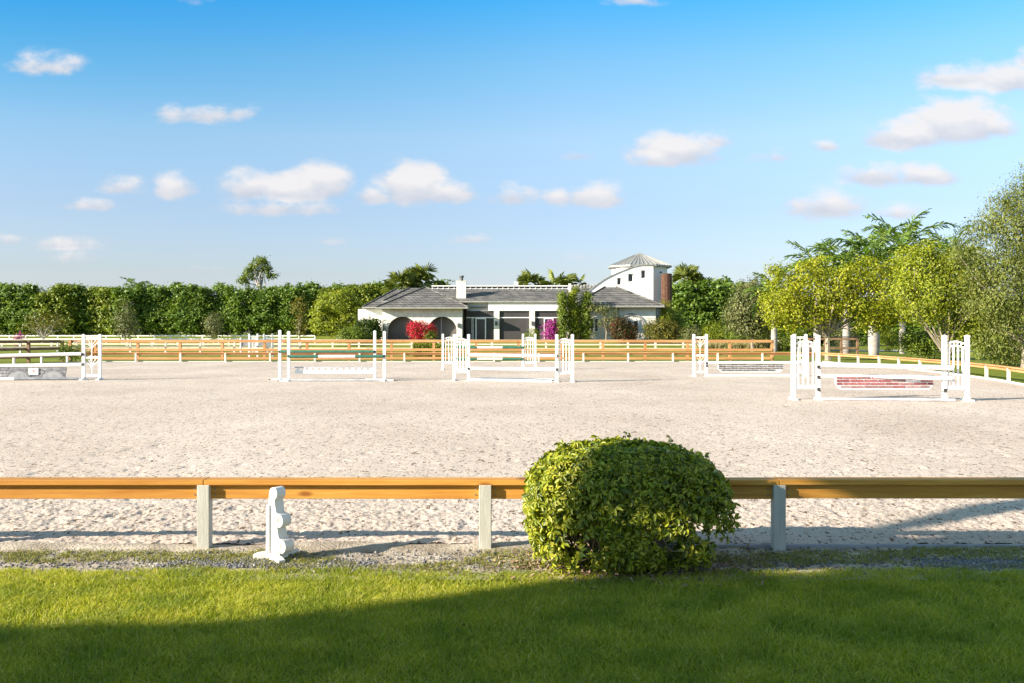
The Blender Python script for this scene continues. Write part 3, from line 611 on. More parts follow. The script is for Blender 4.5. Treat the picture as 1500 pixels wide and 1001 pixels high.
# --- J2 plain stands, green poles
dA=32.5; dB=33.4
plain_stand('plain white post stand, inner left of the pair holding the green and white pole',(PX(423,dA),dA,.02),(.84,),1)
plain_stand('plain white post stand, outer right of the pair holding the green and white pole',(PX(563,dA+.2),dA+.2,.02),(.84,),-1)
plain_stand('plain white post stand, outermost left one holding the dark green pole',(PX(410,dB),dB,.02),(.97,),1,h=1.64)
plain_stand('plain white post stand, inner right one holding the dark green pole',(PX(549,dB),dB,.02),(.97,),-1,h=1.62)
pole('jump_pole','green pole with one long white band between the plain posts',(PX(424,dA),dA-.07,.83),(PX(562,dA+.2),dA+.13,.83),M_green,.05,bands=[(0,.31,M_green),(.31,.70,M_white),(.70,1,M_green)])
pole('jump_pole','thin dark green rear pole between the plain posts',(PX(411,dB),dB-.07,.975),(PX(548,dB),dB-.07,.975),M_green,.045)
def box_plank():
    y=dA+.15; x0=PX(432,y); x1=PX(548,y); t=thing('jump_plank','low white castellated gate panel under the green and white pole','jump panel',(x0,y,.3),'hanging jump panels')
    MB().box(x0,x1,y-.02,y+.02,.27,.37).build('board',M_white,t); MB().box(x0-.1,x1+.1,y-.015,y+.015,.45,.49).build('top_board',M_lgpole,t)
    m=MB(); n=13
    for i in range(n): x=x0+(x1-x0)*(i+.25)/n; m.box(x,x+(x1-x0)/n*.55,y-.014,y+.014,.3702,.4498)
    m.build('teeth',M_white,t)
box_plank()
pole('ground_pole','pale grey pole lying on the sand between the plain posts',(PX(428,dA-.05),dA-.2,.06),(PX(556,dA),dA-.1,.06),M_lgpole,.04)
# --- J3 centre white oxer
dL=32.9; dR=32.0
picket_stand('white arched picket stand at the left end of the all white centre jump',(PX(676,dL),dL,.02),R(-3),(.86,.42),1,w=PX(689-5,dL)-PX(663,dL))
picket_stand('white arched picket stand at the right end of the all white centre jump',(PX(827,dR),dR,.02),R(2),(.86,.42),-1,w=PX(841-5,dR)-PX(813,dR))
pole('jump_pole','white top pole of the all white centre jump',(PX(687,dL),dL-.07,.87),(PX(816,dR),dR-.07,.87),M_white,.05)
plank('white plank beneath the top pole of the centre jump',(PX(689,dL),dL-.07,.43),(PX(815,dR),dR-.07,.44),.085)
pole('ground_pole','white pole on the sand slanting forward under the centre jump',(PX(686,32.4),32.4,.075),(PX(808,31.7),31.6,.06),M_white,.04)
pole('ground_pole','second white pole on the sand under the centre jump',(PX(702,33.3),33.3,.075),(PX(812,32.9),32.7,.06),M_white,.035)
# --- J4 behind
d=42.4
picket_stand('white arched picket stand half hidden behind the left end of the centre jump',(PX(659,d),d,.02),0,(.98,.5),1,w=.6)
picket_stand('white arched picket stand seen through the centre jump, below the purple flowers',(PX(775,d),d,.02),0,(.98,.5),-1,w=.52)
pole('jump_pole','upper green pole with white middle band behind the centre jump',(PX(669,d),d-.07,.975),(PX(766,d),d-.07,.975),M_green,.05,bands=[(0,.31,M_green),(.31,.69,M_white),(.69,1,M_green)])
pole('jump_pole','lower green pole with white middle band behind the centre jump',(PX(669,d),d-.07,.49),(PX(766,d),d-.07,.49),M_green,.05,bands=[(0,.31,M_green),(.31,.69,M_white),(.69,1,M_green)])
pole('ground_pole','pale grey pole on the sand behind the centre jump',(PX(671,d-.3),d-.4,.06),(PX(776,d-.3),d-.4,.06),M_lgpole,.045)
# --- J5 grey brick
d=36.2
ladder_stand('white ladder stand with tulip lattice at the left end of the grey brick panel',(PX(1025.5,d),d,.02),0,(.5,.4),1,w=PX(1034.5,d)-PX(1016,d))
ladder_stand('white ladder stand with tulip lattice partly behind the red brick jump stand',(PX(1172,d),d,.02),0,(.5,.4),-1,w=.42)
pole('jump_pole','white pole above the hanging grey brick panel',(PX(1038,d),d-.07,.515),(PX(1167,d),d-.07,.515),M_white,.05)
pole('ground_pole','white pole on the sand below the grey brick panel',(PX(1036,d-.2),d-.3,.06),(PX(1167,d-.2),d-.3,.06),M_white,.045)
def brick_panel(label,x0,x1,y,z0,z1,cols,backm,rows,ncol,seed):
    rr=random.Random(seed); t=thing('hanging_panel',label,'jump panel',((x0+x1)/2,y,z0),'hanging jump panels')
    W=x1-x0; H=z1-z0; tp=.05
    MB().plate([(x0+W*tp,z0-.03),(x1-W*tp,z0-.03),(x1-.0,z0+H*.35),(x1,z1+.03),(x0,z1+.03),(x0,z0+H*.35)],[],y-.02,y+.02).build('back_board',backm,t)
    mb=MB(); rh=H/rows
    for r_ in range(rows):
        z=z0+r_*rh; ins=W*(tp if r_==0 else .01); off=(r_%2)*.5; bw=W/ncol
        for c in range(-1,ncol+1):
            a=max(x0+ins,x0+(c+off)*bw+.014); b=min(x1-ins,x0+(c+1+off)*bw-.014)
            if b-a<.03 or rr.random()<.03: continue
            dz=rr.uniform(-.002,.002); mb.box(a,b,y-.034-rr.random()*.003,y-.0205,z+.012+dz,z+rh-.010+dz)
    m=mat('painted_bricks_%d'%seed,cols[0],.75,island=cols,col2=(.62,.62,.62),scale=22); mb.build('bricks',m,t)
brick_panel('hanging grey brick panel between the two ladder stands',PX(1051,d),PX(1147,d),d-.05,.2,.485,[(.10,.09,.09),(.22,.2,.19),(.16,.13,.13),(.3,.28,.27),(.13,.12,.12)],M_white,4,8,11)
# --- J6 red brick
d=23.6
picket_stand('white arched picket stand at the left end of the red brick jump',(PX(1180,d),d,.02),R(-4),(.80,.56,.27),1,w=PX(1198,d)-PX(1162.5,d))
picket_stand('white arched picket stand at the right end of the red brick jump',(PX(1400,23.2),23.2,.02),R(-3),(.80,.56,.27),-1,w=PX(1416,d)-PX(1384,d))
pole('jump_pole','white top pole above the hanging red brick panel',(PX(1201,d),d-.08,.855),(PX(1382,d),23.1,.79),M_white,.06)
plank('white plank between the top pole and the red brick panel',(PX(1201,d),d-.08,.60),(PX(1381,d),23.12,.555),.07)
brick_panel('hanging red brick panel with scattered grey bricks',PX(1219,d),PX(1362,d),d-.22,.305,.585,[(.38,.10,.11),(.46,.16,.16),(.28,.07,.08),(.40,.13,.13),(.55,.52,.49),(.42,.14,.14),(.3,.22,.2)],M_white,4,7,12)
pole('ground_pole','pale grey pole lying on the sand under the red brick panel',(PX(1203,23.3),23.25,.06),(PX(1392,23.1),22.85,.06),M_lgpole,.04)
# --- far stands beyond the fence
d=59.5
picket_stand('small white picket stand out on the grass beyond the paddock fence, left one',(PX(371,d),d,0),0,(.8,),1,w=.5)
picket_stand('small white picket stand out on the grass beyond the paddock fence, right one',(PX(393,d+1),d+1,0),R(20),(.8,),-1,w=.5)
d=78
t=thing('hanging_panel','grey low wall jump far out on the left paddock grass','jump panel',(PX(365,d),d,0),'hanging jump panels')
MB().box(PX(352,d),PX(400,d),d-.1,d+.1,.55,1.1).build('board',M_gpole,t); MB().box(PX(352,d),PX(354,d),d-.15,d+.15,0,1.2).box(PX(398,d),PX(400,d),d-.15,d+.15,0,1.2).build('leg',M_white,t)
# trace lines left in the sand right of the red jump : thin black chain shadow is real light; nothing to build

# ------------------------------------------------------------------ foreground scalloped jump block
def riser():
    s=1/205.0; ox,oz=PX(407,7.1),0.0
    t=thing('scalloped_block','white plastic jump block with three scalloped cups standing by the near rail','jump block',(ox,7.06,.0))
    M=mat('white_moulded_plastic',(.84,.82,.78),.42,col2=(.78,.75,.70),scale=4)
    # profile in local x,z (metres): spine on the left, steps with half round lugs on the right
    def arc(cx,cz,r,a0,a1,n=9): return [(cx+r*math.cos(R(a)),cz+r*math.sin(R(a))) for a in np.linspace(a0,a1,n)]
    out=[(-.055,.0),(.085,.0)]
    out+= [(.085,.035)]+arc(.105,.095,.052,-110,95)
    out+= [(.075,.155),(.062,.22)]+arc(.075,.285,.050,-115,95)
    out+= [(.045,.345),(.030,.42)]+arc(.012,.485,.048,-70,190)
    out+= [(-.045,.40),(-.055,.2)]
    h1=arc(.10,.095,.018,0,340,10); h2=arc(.07,.285,.018,0,340,10); h3=[(-.02,.08),(.03,.08),(.015,.24),(-.015,.30)]
    rot=R(-32); c,s_=math.cos(rot),math.sin(rot)
    fn=lambda v:(ox+v[0]*.84*c-v[1]*s_*.8, 7.06+v[0]*s_*.84+v[1]*.8*c, .026+v[2]*.94)
    MB().plate(out,[h1,h2],-.055,.055,fn).build('body',M,t,smooth=True,bevel=.006)
    MB().plate([(-.055,0),(-.02,0),(-.018,.40),(-.050,.40)],[],-.075,.075,fn).build('spine',M,t,bevel=.005)
    # splayed feet
    def foot(p,q,w,h):
        p=Vector(p);q=Vector(q); d=(q-p).normalized(); n=Vector((-d.y,d.x,0))
        f=lambda v:tuple(p+d*v[0]+n*v[1]+Vector((0,0,v[2]+.016))); L=(q-p).length
        MB().plate([(0,0),(L,0),(L+.004,h*.7),(L*.8,h),(0,h*1.3)],[],-w/2,w/2,f).build('foot',M,t,bevel=.004)
    foot((ox-.01,7.06,0),(ox-.155,7.04,0),.05,.045)
    foot((ox-.02,7.02,0),(ox+.075,6.90,0),.05,.035)
    foot((ox+.02,7.10,0),(ox+.10,7.25,0),.05,.04)
riser()

# ------------------------------------------------------------------ big round shrub
def big_shrub():
    cx,cy=PX(917.5,6.9),6.92; t=thing('clipped_shrub','large clipped umbrella-leaf shrub, half in shade, in front of the near rail','shrub',(cx,cy,0))
    M=mat('umbrella_leaf',(.1,.2,.03),.38,island=[(0.172,0.220,0.015),(0.241,0.286,0.018),(0.322,0.352,0.022),(0.414,0.418,0.030),(0.265,0.308,0.020),(0.517,0.473,0.060),(0.115,0.154,0.020),(0.081,0.121,0.015)],col2=(.75,.8,.7),scale=5,trans=.25,spec=.4)
    r=np.random.default_rng(5); n=6600
    d=norm(r.normal(size=(n*3,3))); 
    # superellipsoid radius, domed top, boxy sides
    e=4.2; rx,ry,rz=.69,.55,.41; k=(np.abs(d[:,0])/rx)**e+(np.abs(d[:,1])/ry)**e+(np.abs(d[:,2])/rz)**e; rad=k**(-1/e)
    depth=1-.20*r.random(len(d))**1.6; P=d*rad[:,None]*depth[:,None]
    P*=(1+.07*vnoise(d[:,0]*3+5,d[:,2]*3+d[:,1]*2,3))[:,None]
    P[:,2]+=.425; P[:,2]-= .11*(np.abs(P[:,0])/.72)**2.6*sstep(.4,.85,P[:,2])
    hx,hz=P[:,0],P[:,2]; P[:,0]*=1-.04*(1-sstep(.1,.5,P[:,2]))
    p=np.ones(len(P)); p*=np.where(hz<.3,.75,1); p*=1-.93*np.exp(-(((hx-.32)/.24)**2+((hz-.24)/.17)**2)); p*=1-.6*np.exp(-(((hx-.60)/.12)**2+((hz-.36)/.12)**2)); p*=1-.75*np.exp(-(((hx+.36)/.20)**2+((hz-.28)/.12)**2)); p*=1-.6*np.exp(-(((hx+.05)/.22)**2+((hz-.40)/.10)**2))
    # ragged undercut at lower right and lower left
    p*=np.where((hz<.28)&(hx>.52),.10,1); p*=np.where((hz<.10),.5,1)
    p*=.28+1.1*(vnoise(hx*6.5,hz*6.5+P[:,1]*4,12)+.5)*np.where(hz<.55,1,1.3)+np.where(hz>.6,.3,0)
    kp=(r.random(len(P))<p)&(P[:,2]>.02); P=P[kp][:n]; d=d[kp][:n]; n=len(P)
    # inner fill, and a few shoots above
    q=380; Pi=np.clip(r.normal(size=(q,3)),-1.5,1.5)*np.array([.34,.24,.14])+np.array([0,.08,.56]); di=norm(Pi-np.array([0,0,.4])); 
    P=np.concatenate([P,Pi]); d=np.concatenate([d,di])
    sh=16; xs_=r.uniform(-.48,.48,sh); P=np.concatenate([P,np.stack([xs_,r.uniform(-.2,.2,sh),.84-.10*(np.abs(xs_)/.7)**3+.04*r.random(sh)],1)]); d=np.concatenate([d,np.tile([0,0,1.],(sh,1))])
    P=np.concatenate([P,np.array([[.0,.0,.90],[.01,0,.925],[-.005,.02,.87]])]); d=np.concatenate([d,np.tile([0,0,1.],(3,1))])
    N=norm(d*.9+r.normal(size=d.shape)*.45+np.array([0,0,.35])); n=len(P)
    per=7; ref=norm(np.cross(N,r.normal(size=N.shape))); bt=np.cross(N,ref); Vs=[];Fs=[];o=0
    sz=.034+.022*r.random(n)**1.5; sz[-3:]=.03
    for i in range(per):
        a=2*np.pi*i/per+r.normal(size=n)*.2; A=norm(ref*np.cos(a)[:,None]+bt*np.sin(a)[:,None]-N*(.15+.5*r.random(n))[:,None]*.8+np.array([0,0,-.12]))
        L=sz*(.75+.5*r.random(n)); v,f=leafarr(P+A*.006,A,norm(N+r.normal(size=N.shape)*.2),L,L*(.34+.16*r.random(n)),.3); Vs.append(v); Fs.append(f+o); o+=len(v)
    V=np.concatenate(Vs); npmesh('foliage',V,np.concatenate(Fs),M,t)
    rr=random.Random(3); mb=MB()
    for i in range(80):
        tgt=P[rr.randrange(len(P))]; b=Vector((rr.uniform(-.35,.35),rr.uniform(-.22,.22),0.0)); tv=Vector(tgt)*.94; tv.z=max(tv.z,.1)
        m1=b.lerp(tv,.45)+Vector((rr.uniform(-.05,.05),rr.uniform(-.05,.05),.06))
        mb.tube([b,b.lerp(m1,.5)+Vector((0,0,.03)),m1,tv],[.011,.009,.007,.003],5)
    mb.v=[(x+cx,y+cy,z) for x,y,z in mb.v]; mb.build('stems',mat('woody_stem',(.30,.22,.14),.8,col2=(.42,.34,.24),scale=20),t,smooth=True)
    # leaf litter below
    n=2600; x=cx+r.normal(size=n)*.42; y=cy-.12+r.normal(size=n)*.22; z=.012+.02*r.random(n); k=(y<7.38); x,y,z=x[k],y[k],z[k]; n=len(x)
    N=norm(r.normal(size=(n,3))*.5+np.array([0,0,1.])); A=norm(np.cross(N,r.normal(size=(n,3)))); L=.022+.03*r.random(n); v,f=leafarr(np.stack([x,y,z],1),A,N,L,L*.4,.3)
    tag(npmesh('leaf_litter',v,f,mat('dead_leaf',(.2,.12,.06),.8,island=[(.16,.10,.06),(.28,.19,.11),(.38,.28,.17),(.22,.15,.09)])),'dry brown fallen leaves under the round shrub','leaf litter',kind='stuff')
big_shrub()

# ------------------------------------------------------------------ unseen building behind-left of the camera, roof cut to shade the foreground
def shadow_caster():
    H=6.0; k=H/-SUNV.z; ox,oy=SUNV.x*k,SUNV.y*k
    sh=lambda X,Y,z=0:(X-ox*(H-z)/H,Y-oy*(H-z)/H)
    # shadow outline wanted on the ground -> roof outline at height H
    out=[sh(-9,5.40),sh(-2.8,5.45),sh(-1.5,5.5),sh(-.61,5.93),sh(.22,6.35),sh(.92,6.66),sh(1.86,7.05),sh(2.35,7.35),sh(2.75,7.85),sh(2.95,8.1),sh(4.15,9.1),sh(7.2,11.0),sh(8.6,9.0),sh(8.6,3),sh(7,1.5),sh(-9,1.5)]
    wedge=[sh(3.15,8.0),sh(4.6,8.95),sh(6.0,9.6),sh(5.0,8.0)]
    def disc(X,Y,z,rx,ry,n=12): 
        c=sh(X,Y,z); return [(c[0]+rx*math.cos(a),c[1]+ry*math.sin(a)) for a in np.linspace(0,2*math.pi,n,endpoint=False)]
    holes=[wedge,disc(2.18,7.34,.46,.17,.15),disc(1.93,6.72,0,.30,.15)]  # openings cut so a light wedge and sun spots fall inside the shadow
    t=thing('shadow_caster','unseen building behind the camera, its flat roof cut to cast the foreground shadow','shadow_caster',(-14,-4,0))
    mb=MB(); fn=lambda v:(v[0],v[2],H+v[1]); mb.plate(out,holes,-.02,.02,fn); mb.build('roof',mat('grey_roof_panel',(.35,.35,.36),.8,col2=(.42,.42,.43),scale=3),t)
    mw=mat('cream_stucco',(.6,.57,.5),.9,col2=(.66,.63,.57),scale=3)
    MB().box(-20,-9.2,-6,-3.6,0,H-.03).build('wall',mw,t)
    for p in (out[0],(-18.5,-1.2),(-9.6,-3.2)): MB().box(p[0]-.1,p[0]+.1,p[1]-.5,p[1]-.3,0,H-.03).build('post',M_white,t)
shadow_caster()

# ================================================================== HOUSE
HD=100.0
def hx(px,d=HD): return PX(px,d)
def hz(py,d=HD): return PZ(py,d)
def house():
    GZ=.76
    M_wall=mat('white_stucco',(.82,.80,.77),.85,col2=(.87,.85,.82),scale=1.2,bump=.15,bscale=30)
    M_stone=mat('cream_stone',(.68,.64,.56),.9,col2=(.82,.79,.72),scale=2.4,detail=8,bump=.4,bscale=8)
    M_trim=mat('roof_trim',(.26,.255,.24),.6,col2=(.34,.33,.31),scale=3)
    M_dark=mat('insect_screen',(.045,.042,.043),.9,col2=(.065,.06,.06),scale=.6)
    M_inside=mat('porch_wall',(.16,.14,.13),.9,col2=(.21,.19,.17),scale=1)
    M_glass=mat('window_glass',(.03,.035,.04),.12)
    M_ivy=mat('dry_vine',(.06,.028,.018),.95,col2=(.13,.06,.035),scale=5,bump=.9,bscale=14)
    m=bpy.data.materials.new('slate_tile'); m.use_nodes=True; n=m.node_tree.nodes; L=m.node_tree.links; p=n['Principled BSDF']; p.inputs['Roughness'].default_value=.8
    tc=n.new('ShaderNodeTexCoord'); sp=n.new('ShaderNodeSeparateXYZ'); ad=n.new('ShaderNodeMath'); cb=n.new('ShaderNodeCombineXYZ')
    L.new(tc.outputs['Object'],sp.inputs[0]); L.new(sp.outputs[0],ad.inputs[0]); L.new(sp.outputs[1],ad.inputs[1]); L.new(ad.outputs[0],cb.inputs[0]); L.new(sp.outputs[2],cb.inputs[1])
    br=n.new('ShaderNodeTexBrick'); br.inputs['Scale'].default_value=1; br.inputs['Brick Width'].default_value=.42; br.inputs['Row Height'].default_value=.24; br.inputs['Mortar Size'].default_value=.03; br.inputs['Mortar Smooth'].default_value=.4
    p.inputs['Specular IOR Level'].default_value=.15; br.inputs['Color1'].default_value=(.13,.125,.125,1); br.inputs['Color2'].default_value=(.195,.19,.185,1); br.inputs['Mortar'].default_value=(.035,.033,.032,1); L.new(cb.outputs[0],br.inputs[0])
    ns=n.new('ShaderNodeTexNoise'); ns.inputs['Scale'].default_value=1.6; ns.inputs['Detail'].default_value=7; mp=n.new('ShaderNodeMapping'); mp.inputs['Scale'].default_value=(.8,.8,1.2); L.new(tc.outputs['Object'],mp.inputs[0]); L.new(mp.outputs[0],ns.inputs['Vector'])
    rp=n.new('ShaderNodeValToRGB'); rp.color_ramp.elements[0].color=(.78,.78,.78,1); rp.color_ramp.elements[1].color=(1.2,1.19,1.16,1); rp.color_ramp.elements[0].position=.35; rp.color_ramp.elements[1].position=.65; L.new(ns.outputs[0],rp.inputs[0])
    mx=n.new('ShaderNodeMixRGB'); mx.blend_type='MULTIPLY'; mx.inputs[0].default_value=1; L.new(br.outputs[0],mx.inputs[1]); L.new(rp.outputs[0],mx.inputs[2]); L.new(mx.outputs[0],p.inputs['Base Color'])
    M_tile=m
    M_metal=mat('standing_seam_metal',(.24,.25,.25),.6,col2=(.33,.34,.335),scale=1.5,metal=.3)
    t=thing('house','long white stucco house with grey tiled roofs, arched wing and square tower','house',(0,HD,GZ))
    def pt(px,py,d): return (hx(px,d),d,hz(py,d))
    def hip(name,x0,x1,y0,y1,ze,ra,rb,zr,m=M_tile,par=t):
        """hip roof: eave rectangle, ridge from ra to rb (x,y)"""
        v=[(x0,y0,ze),(x1,y0,ze),(x1,y1,ze),(x0,y1,ze),(ra[0],ra[1],zr),(rb[0],rb[1],zr),(x0,y0,ze-.12),(x1,y0,ze-.12),(x1,y1,ze-.12),(x0,y1,ze-.12)]
        f=[(0,1,5,4),(1,2,5),(2,3,4,5),(3,0,4),(6,7,1,0),(7,8,2,1),(8,9,3,2),(9,6,0,3),(9,8,7,6)]
        if ra==rb: v[5]=v[4]; f[0]=(0,1,4); f[2]=(2,3,4); f[1]=(1,2,4)
        r=MB().add(v,f).build(name,m,par)
        g=MB(); e=.07
        for a,b in (((x0,y0),(x1,y0)),((x0,y0),(x0,y1)),((x1,y0),(x1,y1))): g.bar((a[0],a[1],ze-.07),(b[0],b[1],ze-.07),.14,.16)
        g.build('gutter',M_trim,par)
        c=MB(); 
        for a,b in ((v[0],v[4]),(v[1],v[5])): c.tube([Vector(a)+Vector((0,-.02,.03)),Vector(b)+Vector((0,-.02,.03))],.075,6)
        c.build('hip_tiles',M_tile,par)
        return r
    def window(px0,px1,py0,py1,y,par=t,nsash=1,fr=.06,name='window'):
        x0,x1=hx(px0,y),hx(px1,y); z1,z0=hz(py0,y),hz(py1,y)
        w=MB(); w.box(x0,x1,y-.05,y+.02,z1-fr,z1).box(x0,x1,y-.05,y+.02,z0,z0+fr).box(x0,x0+fr,y-.05,y+.02,z0+fr,z1-fr).box(x1-fr,x1,y-.05,y+.02,z0+fr,z1-fr)
        for k in range(1,nsash): xm=x0+(x1-x0)*k/nsash; w.box(xm-fr*.9,xm+fr*.9,y-.05,y+.02,z0+fr,z1-fr)
        w=w.build(name,M_white,par); MB().box(x0+fr,x1-fr,y-.02,y-.005,z0+fr,z1-fr).build('pane',M_glass,w); return w
    # --- main range (behind)
    ym=HD-.6; ze=hz(441,ym); zr=hz(422,ym+4.5)
    xl,xr=hx(560,ym),hx(905,ym)
    MB().box(xl+.5,hx(940,ym+6),ym+3.4,ym+9,GZ-.3,ze-.13).build('wall',M_wall,t)
    hip('roof',xl,xr,ym+.14,ym+9,ze,(hx(600,ym+4.5),ym+4.5),(xr-2,ym+4.5),zr)
    # fascia band over the porch
    x0=hx(683,ym+.3); x1=hx(872,ym+.3); zb=hz(455.5,ym+.3)
    MB().box(hx(715,ym+.3),x1,ym+.3,ym+.6,zb,ze-.14).build('porch_fascia',M_wall,t)
    MB().box(x0,hx(715,ym+.3)-.01,ym+.9,ym+1.2,zb,ze-.14).build('porch_fascia',M_wall,t)
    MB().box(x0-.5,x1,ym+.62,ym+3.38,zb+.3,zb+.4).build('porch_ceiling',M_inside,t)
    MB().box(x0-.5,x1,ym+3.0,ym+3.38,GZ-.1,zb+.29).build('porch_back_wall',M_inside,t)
    for a,b in ((723.5,731.5),(775.5,783.5),(828,836)):
        MB().box(hx(a,ym+.3),hx(b,ym+.3),ym+.28,ym+.72,GZ-.2,zb-.003).build('pillar',M_stone,t)
    M_lamp=mat('lamp_metal',(.08,.08,.08),.5)
    for px in (727,780): 
        l=MB().box(hx(px)-.12,hx(px)+.12,ym+.1,ym+.278,hz(477),hz(471)).build('wall_lamp',M_lamp,t)
    for a,b in ((683,723.3),(731.7,775.3),(783.7,827.8)):
        xa,xb=hx(a,ym+.5),hx(b,ym+.5); zt=hz(465.5,ym+.5)
        MB().box(xa,xb,ym+.48,ym+.5,GZ-.1,zb-.01).build('screen',M_dark,t)
        MB().box(xa,xb,ym+.42,ym+.475,zt-.05,zt+.05).build('screen_beam',M_white,t)
    for px in (698,): window(696.5,712,466,500,ym+.42,name='screen_door',fr=.11)
    window(796.5,811,466,500,ym+.42,name='screen_door',fr=.11)
    window(691,693.5,466.5,499,ym+.43,name='door_frame',fr=.05)
    # solar rack on ridge
    rk=MB(); zk=hz(420.3,ym+4.5); rk.bar((hx(632,ym+4.5),ym+4.4,zk+.08),(hx(832,ym+4.5),ym+4.4,zk+.08),.12,.11)
    rk.bar((hx(632,ym+4.5),ym+3.9,zk-.25),(hx(832,ym+4.5),ym+3.9,zk-.25),.06,.05)
    for i in range(26): x=hx(634+i*7.9,ym+4.5); rk.bar((x,ym+4.0,zk-.14),(x,ym+3.8,zk-.28),.10,.06)
    rk.build('ridge_rack',M_white,t)
    MB().bar((hx(633,ym+4.5),ym+4.6,zk-.16),(hx(831,ym+4.5),ym+4.6,zk-.16),.05,.40).build('solar_panel',M_dark,t)
    r2=MB(); 
    for i in range(9): x=hx(838+i*4.6,ym+4.5); r2.lathe([(.05,0),(.14,.12),(.16,.28),(.05,.36)],(x,ym+4.5,zr-.05+.06*(i%3)),6)
    r2.bar((hx(836,ym+4.5),ym+4.5,zr+.02),(hx(876,ym+4.5),ym+4.5,zr+.02),.1,.08)
    r2.build('roof_ornament',M_trim,t)
    for px,py,w in ((756,413,.22),(656,412,.05)): 
        v=MB().box(hx(px,ym+5)-w,hx(px,ym+5)+w,ym+5,ym+5+2*w,zr-.3,hz(py,ym+5)).build('roof_vent',M_wall if w>.1 else M_lamp,t)
    MB().box(hx(832.5,ym+.6),hx(836,ym+.6),ym+.1,ym+.27,ze-.15,hz(416,ym+.6)).build('white_flue',M_wall,t)
    # --- left arched wing
    yf=HD-1.5; GX0,GX1=hx(560,yf),hx(677,yf); zt=hz(452,yf)
    def arch(pa,pb,pt_,n=18):
        xa,xb=hx(pa,yf),hx(pb,yf); r=(xb-xa)/2; cx=(xa+xb)/2; top=hz(pt_,yf); zc=top-r*.98
        return [(xa,GZ-.19),(xb,GZ-.19)]+[(cx+r*math.cos(a),zc+r*.98*math.sin(a)) for a in np.linspace(0,math.pi,n)]
    MB().plate([(GX0,GZ-.2),(GX0,zt),(GX1,zt),(GX1,GZ-.2)],[arch(567.5,611,464),arch(627,668.8,464)],yf,yf+.45).build('arched_wall',M_stone,t)
    MB().box(GX1-.35,GX1-.002,yf+.452,ym+3.5,GZ-.2,zt-.003).build('side_wall',M_stone,t)
    MB().box(GX0+.002,GX0+.35,yf+.452,ym+3.5,GZ-.2,zt-.003).build('side_wall',M_stone,t)
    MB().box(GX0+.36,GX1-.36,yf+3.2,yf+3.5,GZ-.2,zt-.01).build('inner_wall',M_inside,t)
    for a,b in ((576,585),(592,602),(641,650),(655,664)): window(a,b,470,497,yf+3.1,name='arch_door',nsash=2)
    for pa,pb in ((566,613),(625,670.5)): MB().box(hx(pa,yf),hx(pb,yf),yf+.9,yf+.92,GZ-.1,hz(463,yf)).build('screen',mat('screen_mesh_%d'%pa,(.10,.09,.085),.6,col2=(.14,.13,.12),scale=.5) ,t)
    for px in (601,647): MB().box(hx(px)-.04,hx(px)+.04,yf+.84,yf+.895,GZ,hz(464)).build('screen_post',M_lgpole,t)
    MB().box(hx(673)-.11,hx(673)+.11,yf-.17,yf-.003,hz(480),hz(474)).build('wall_lamp',M_lamp,t)
    hip('roof',hx(552.5,yf),hx(686,yf),yf-.8,yf+9,hz(450.5,yf),(hx(622.5,yf+3.5),yf+4.2),(hx(622.5,yf+3.5),yf+4.2),hz(420.3,yf+3.5))
    ys=HD+6
    hip('roof',hx(532,ys),hx(640,ys),ys-.5,ys+9,hz(450,ys),(hx(579,ys+4),ys+4),(hx(620,ys+4),ys+4),hz(424,ys+4))
    MB().box(hx(524,ys),hx(566,ys),ys+.2,ys+8,GZ-.3,hz(453,ys)).build('wall',M_wall,t)
    # chimney
    c=MB().box(hx(667,yf),hx(681,yf),yf+1.9,yf+2.9,hz(452,yf),hz(411.5,yf)).box(hx(666.4,yf),hx(681.6,yf),yf+1.85,yf+2.95,hz(411.4,yf),hz(410.2,yf)).build('chimney',M_stone,t)
    MB().lathe([(.16,0),(.16,.35),(.24,.36),(.24,.55)],(hx(675.5),yf+2.4,hz(410.2,yf)+.002),8).build('chimney_pot',M_lamp,c)
    # --- right wing
    yr=HD-1.0; zt=hz(451,yr)
    cxr=924.6; arc=[(hx(cxr,yr)+1.35*math.cos(a),hz(479,yr)+1.25*math.sin(a)) for a in np.linspace(0,math.pi,16)]
    MB().box(hx(862,yr),hx(960.5,yr),yr,yr+8,GZ-.3,zt-.003).build('wall',M_stone,t)
    am=MB(); 
    for a,b in zip(arc,arc[1:]): am.bar((a[0],yr-.05,a[1]),(b[0],yr-.05,b[1]),.12,.22)
    am.build('arch_moulding',M_trim,t)
    window(917,936.5,468,487,yr-.06,nsash=2,fr=.16); window(864,877,466,487,yr-.06,nsash=2,fr=.1)
    MB().tube([(hx(904.5),yr-.12,hz(450)),(hx(904.5),yr-.12,GZ)],.05,6).build('downpipe',M_trim,t)
    apx=hx(893,yr+4)
    hip('roof',hx(838,yr),hx(971.5,yr),yr-.8,yr+10,hz(448.5,yr),(apx,yr+4.3),(apx,yr+4.3),hz(416.5,yr+4))
    # --- tower with curved parapet wall
    yt=HD+2.6; X=lambda p:hx(p,yt); Z=lambda p:hz(p,yt)
    prof=[(X(853),Z(433)),(X(862),Z(427)),(X(872),Z(419)),(X(884),Z(410.5)),(X(898),Z(403)),(X(912),Z(397)),(X(926),Z(391.8)),(X(937),Z(389.3)),(X(957),Z(389))]
    wins=[(903.5,909.8,407,418),(920,927.5,401,413),(939,945.5,396,408)]
    holes=[[(X(a),Z(d)),(X(b),Z(d)),(X(b),Z(c)),(X(a),Z(c))] for a,b,c,d in wins]
    MB().plate([(X(853),GZ)]+prof+[(X(957),GZ)],holes,yt,yt+.35).build('curved_wall',M_wall,t)
    for a,b,c,d in wins: window(a+.3,b-.3,c+.3,d-.3,yt+.25,fr=.04)
    tr=MB(); 
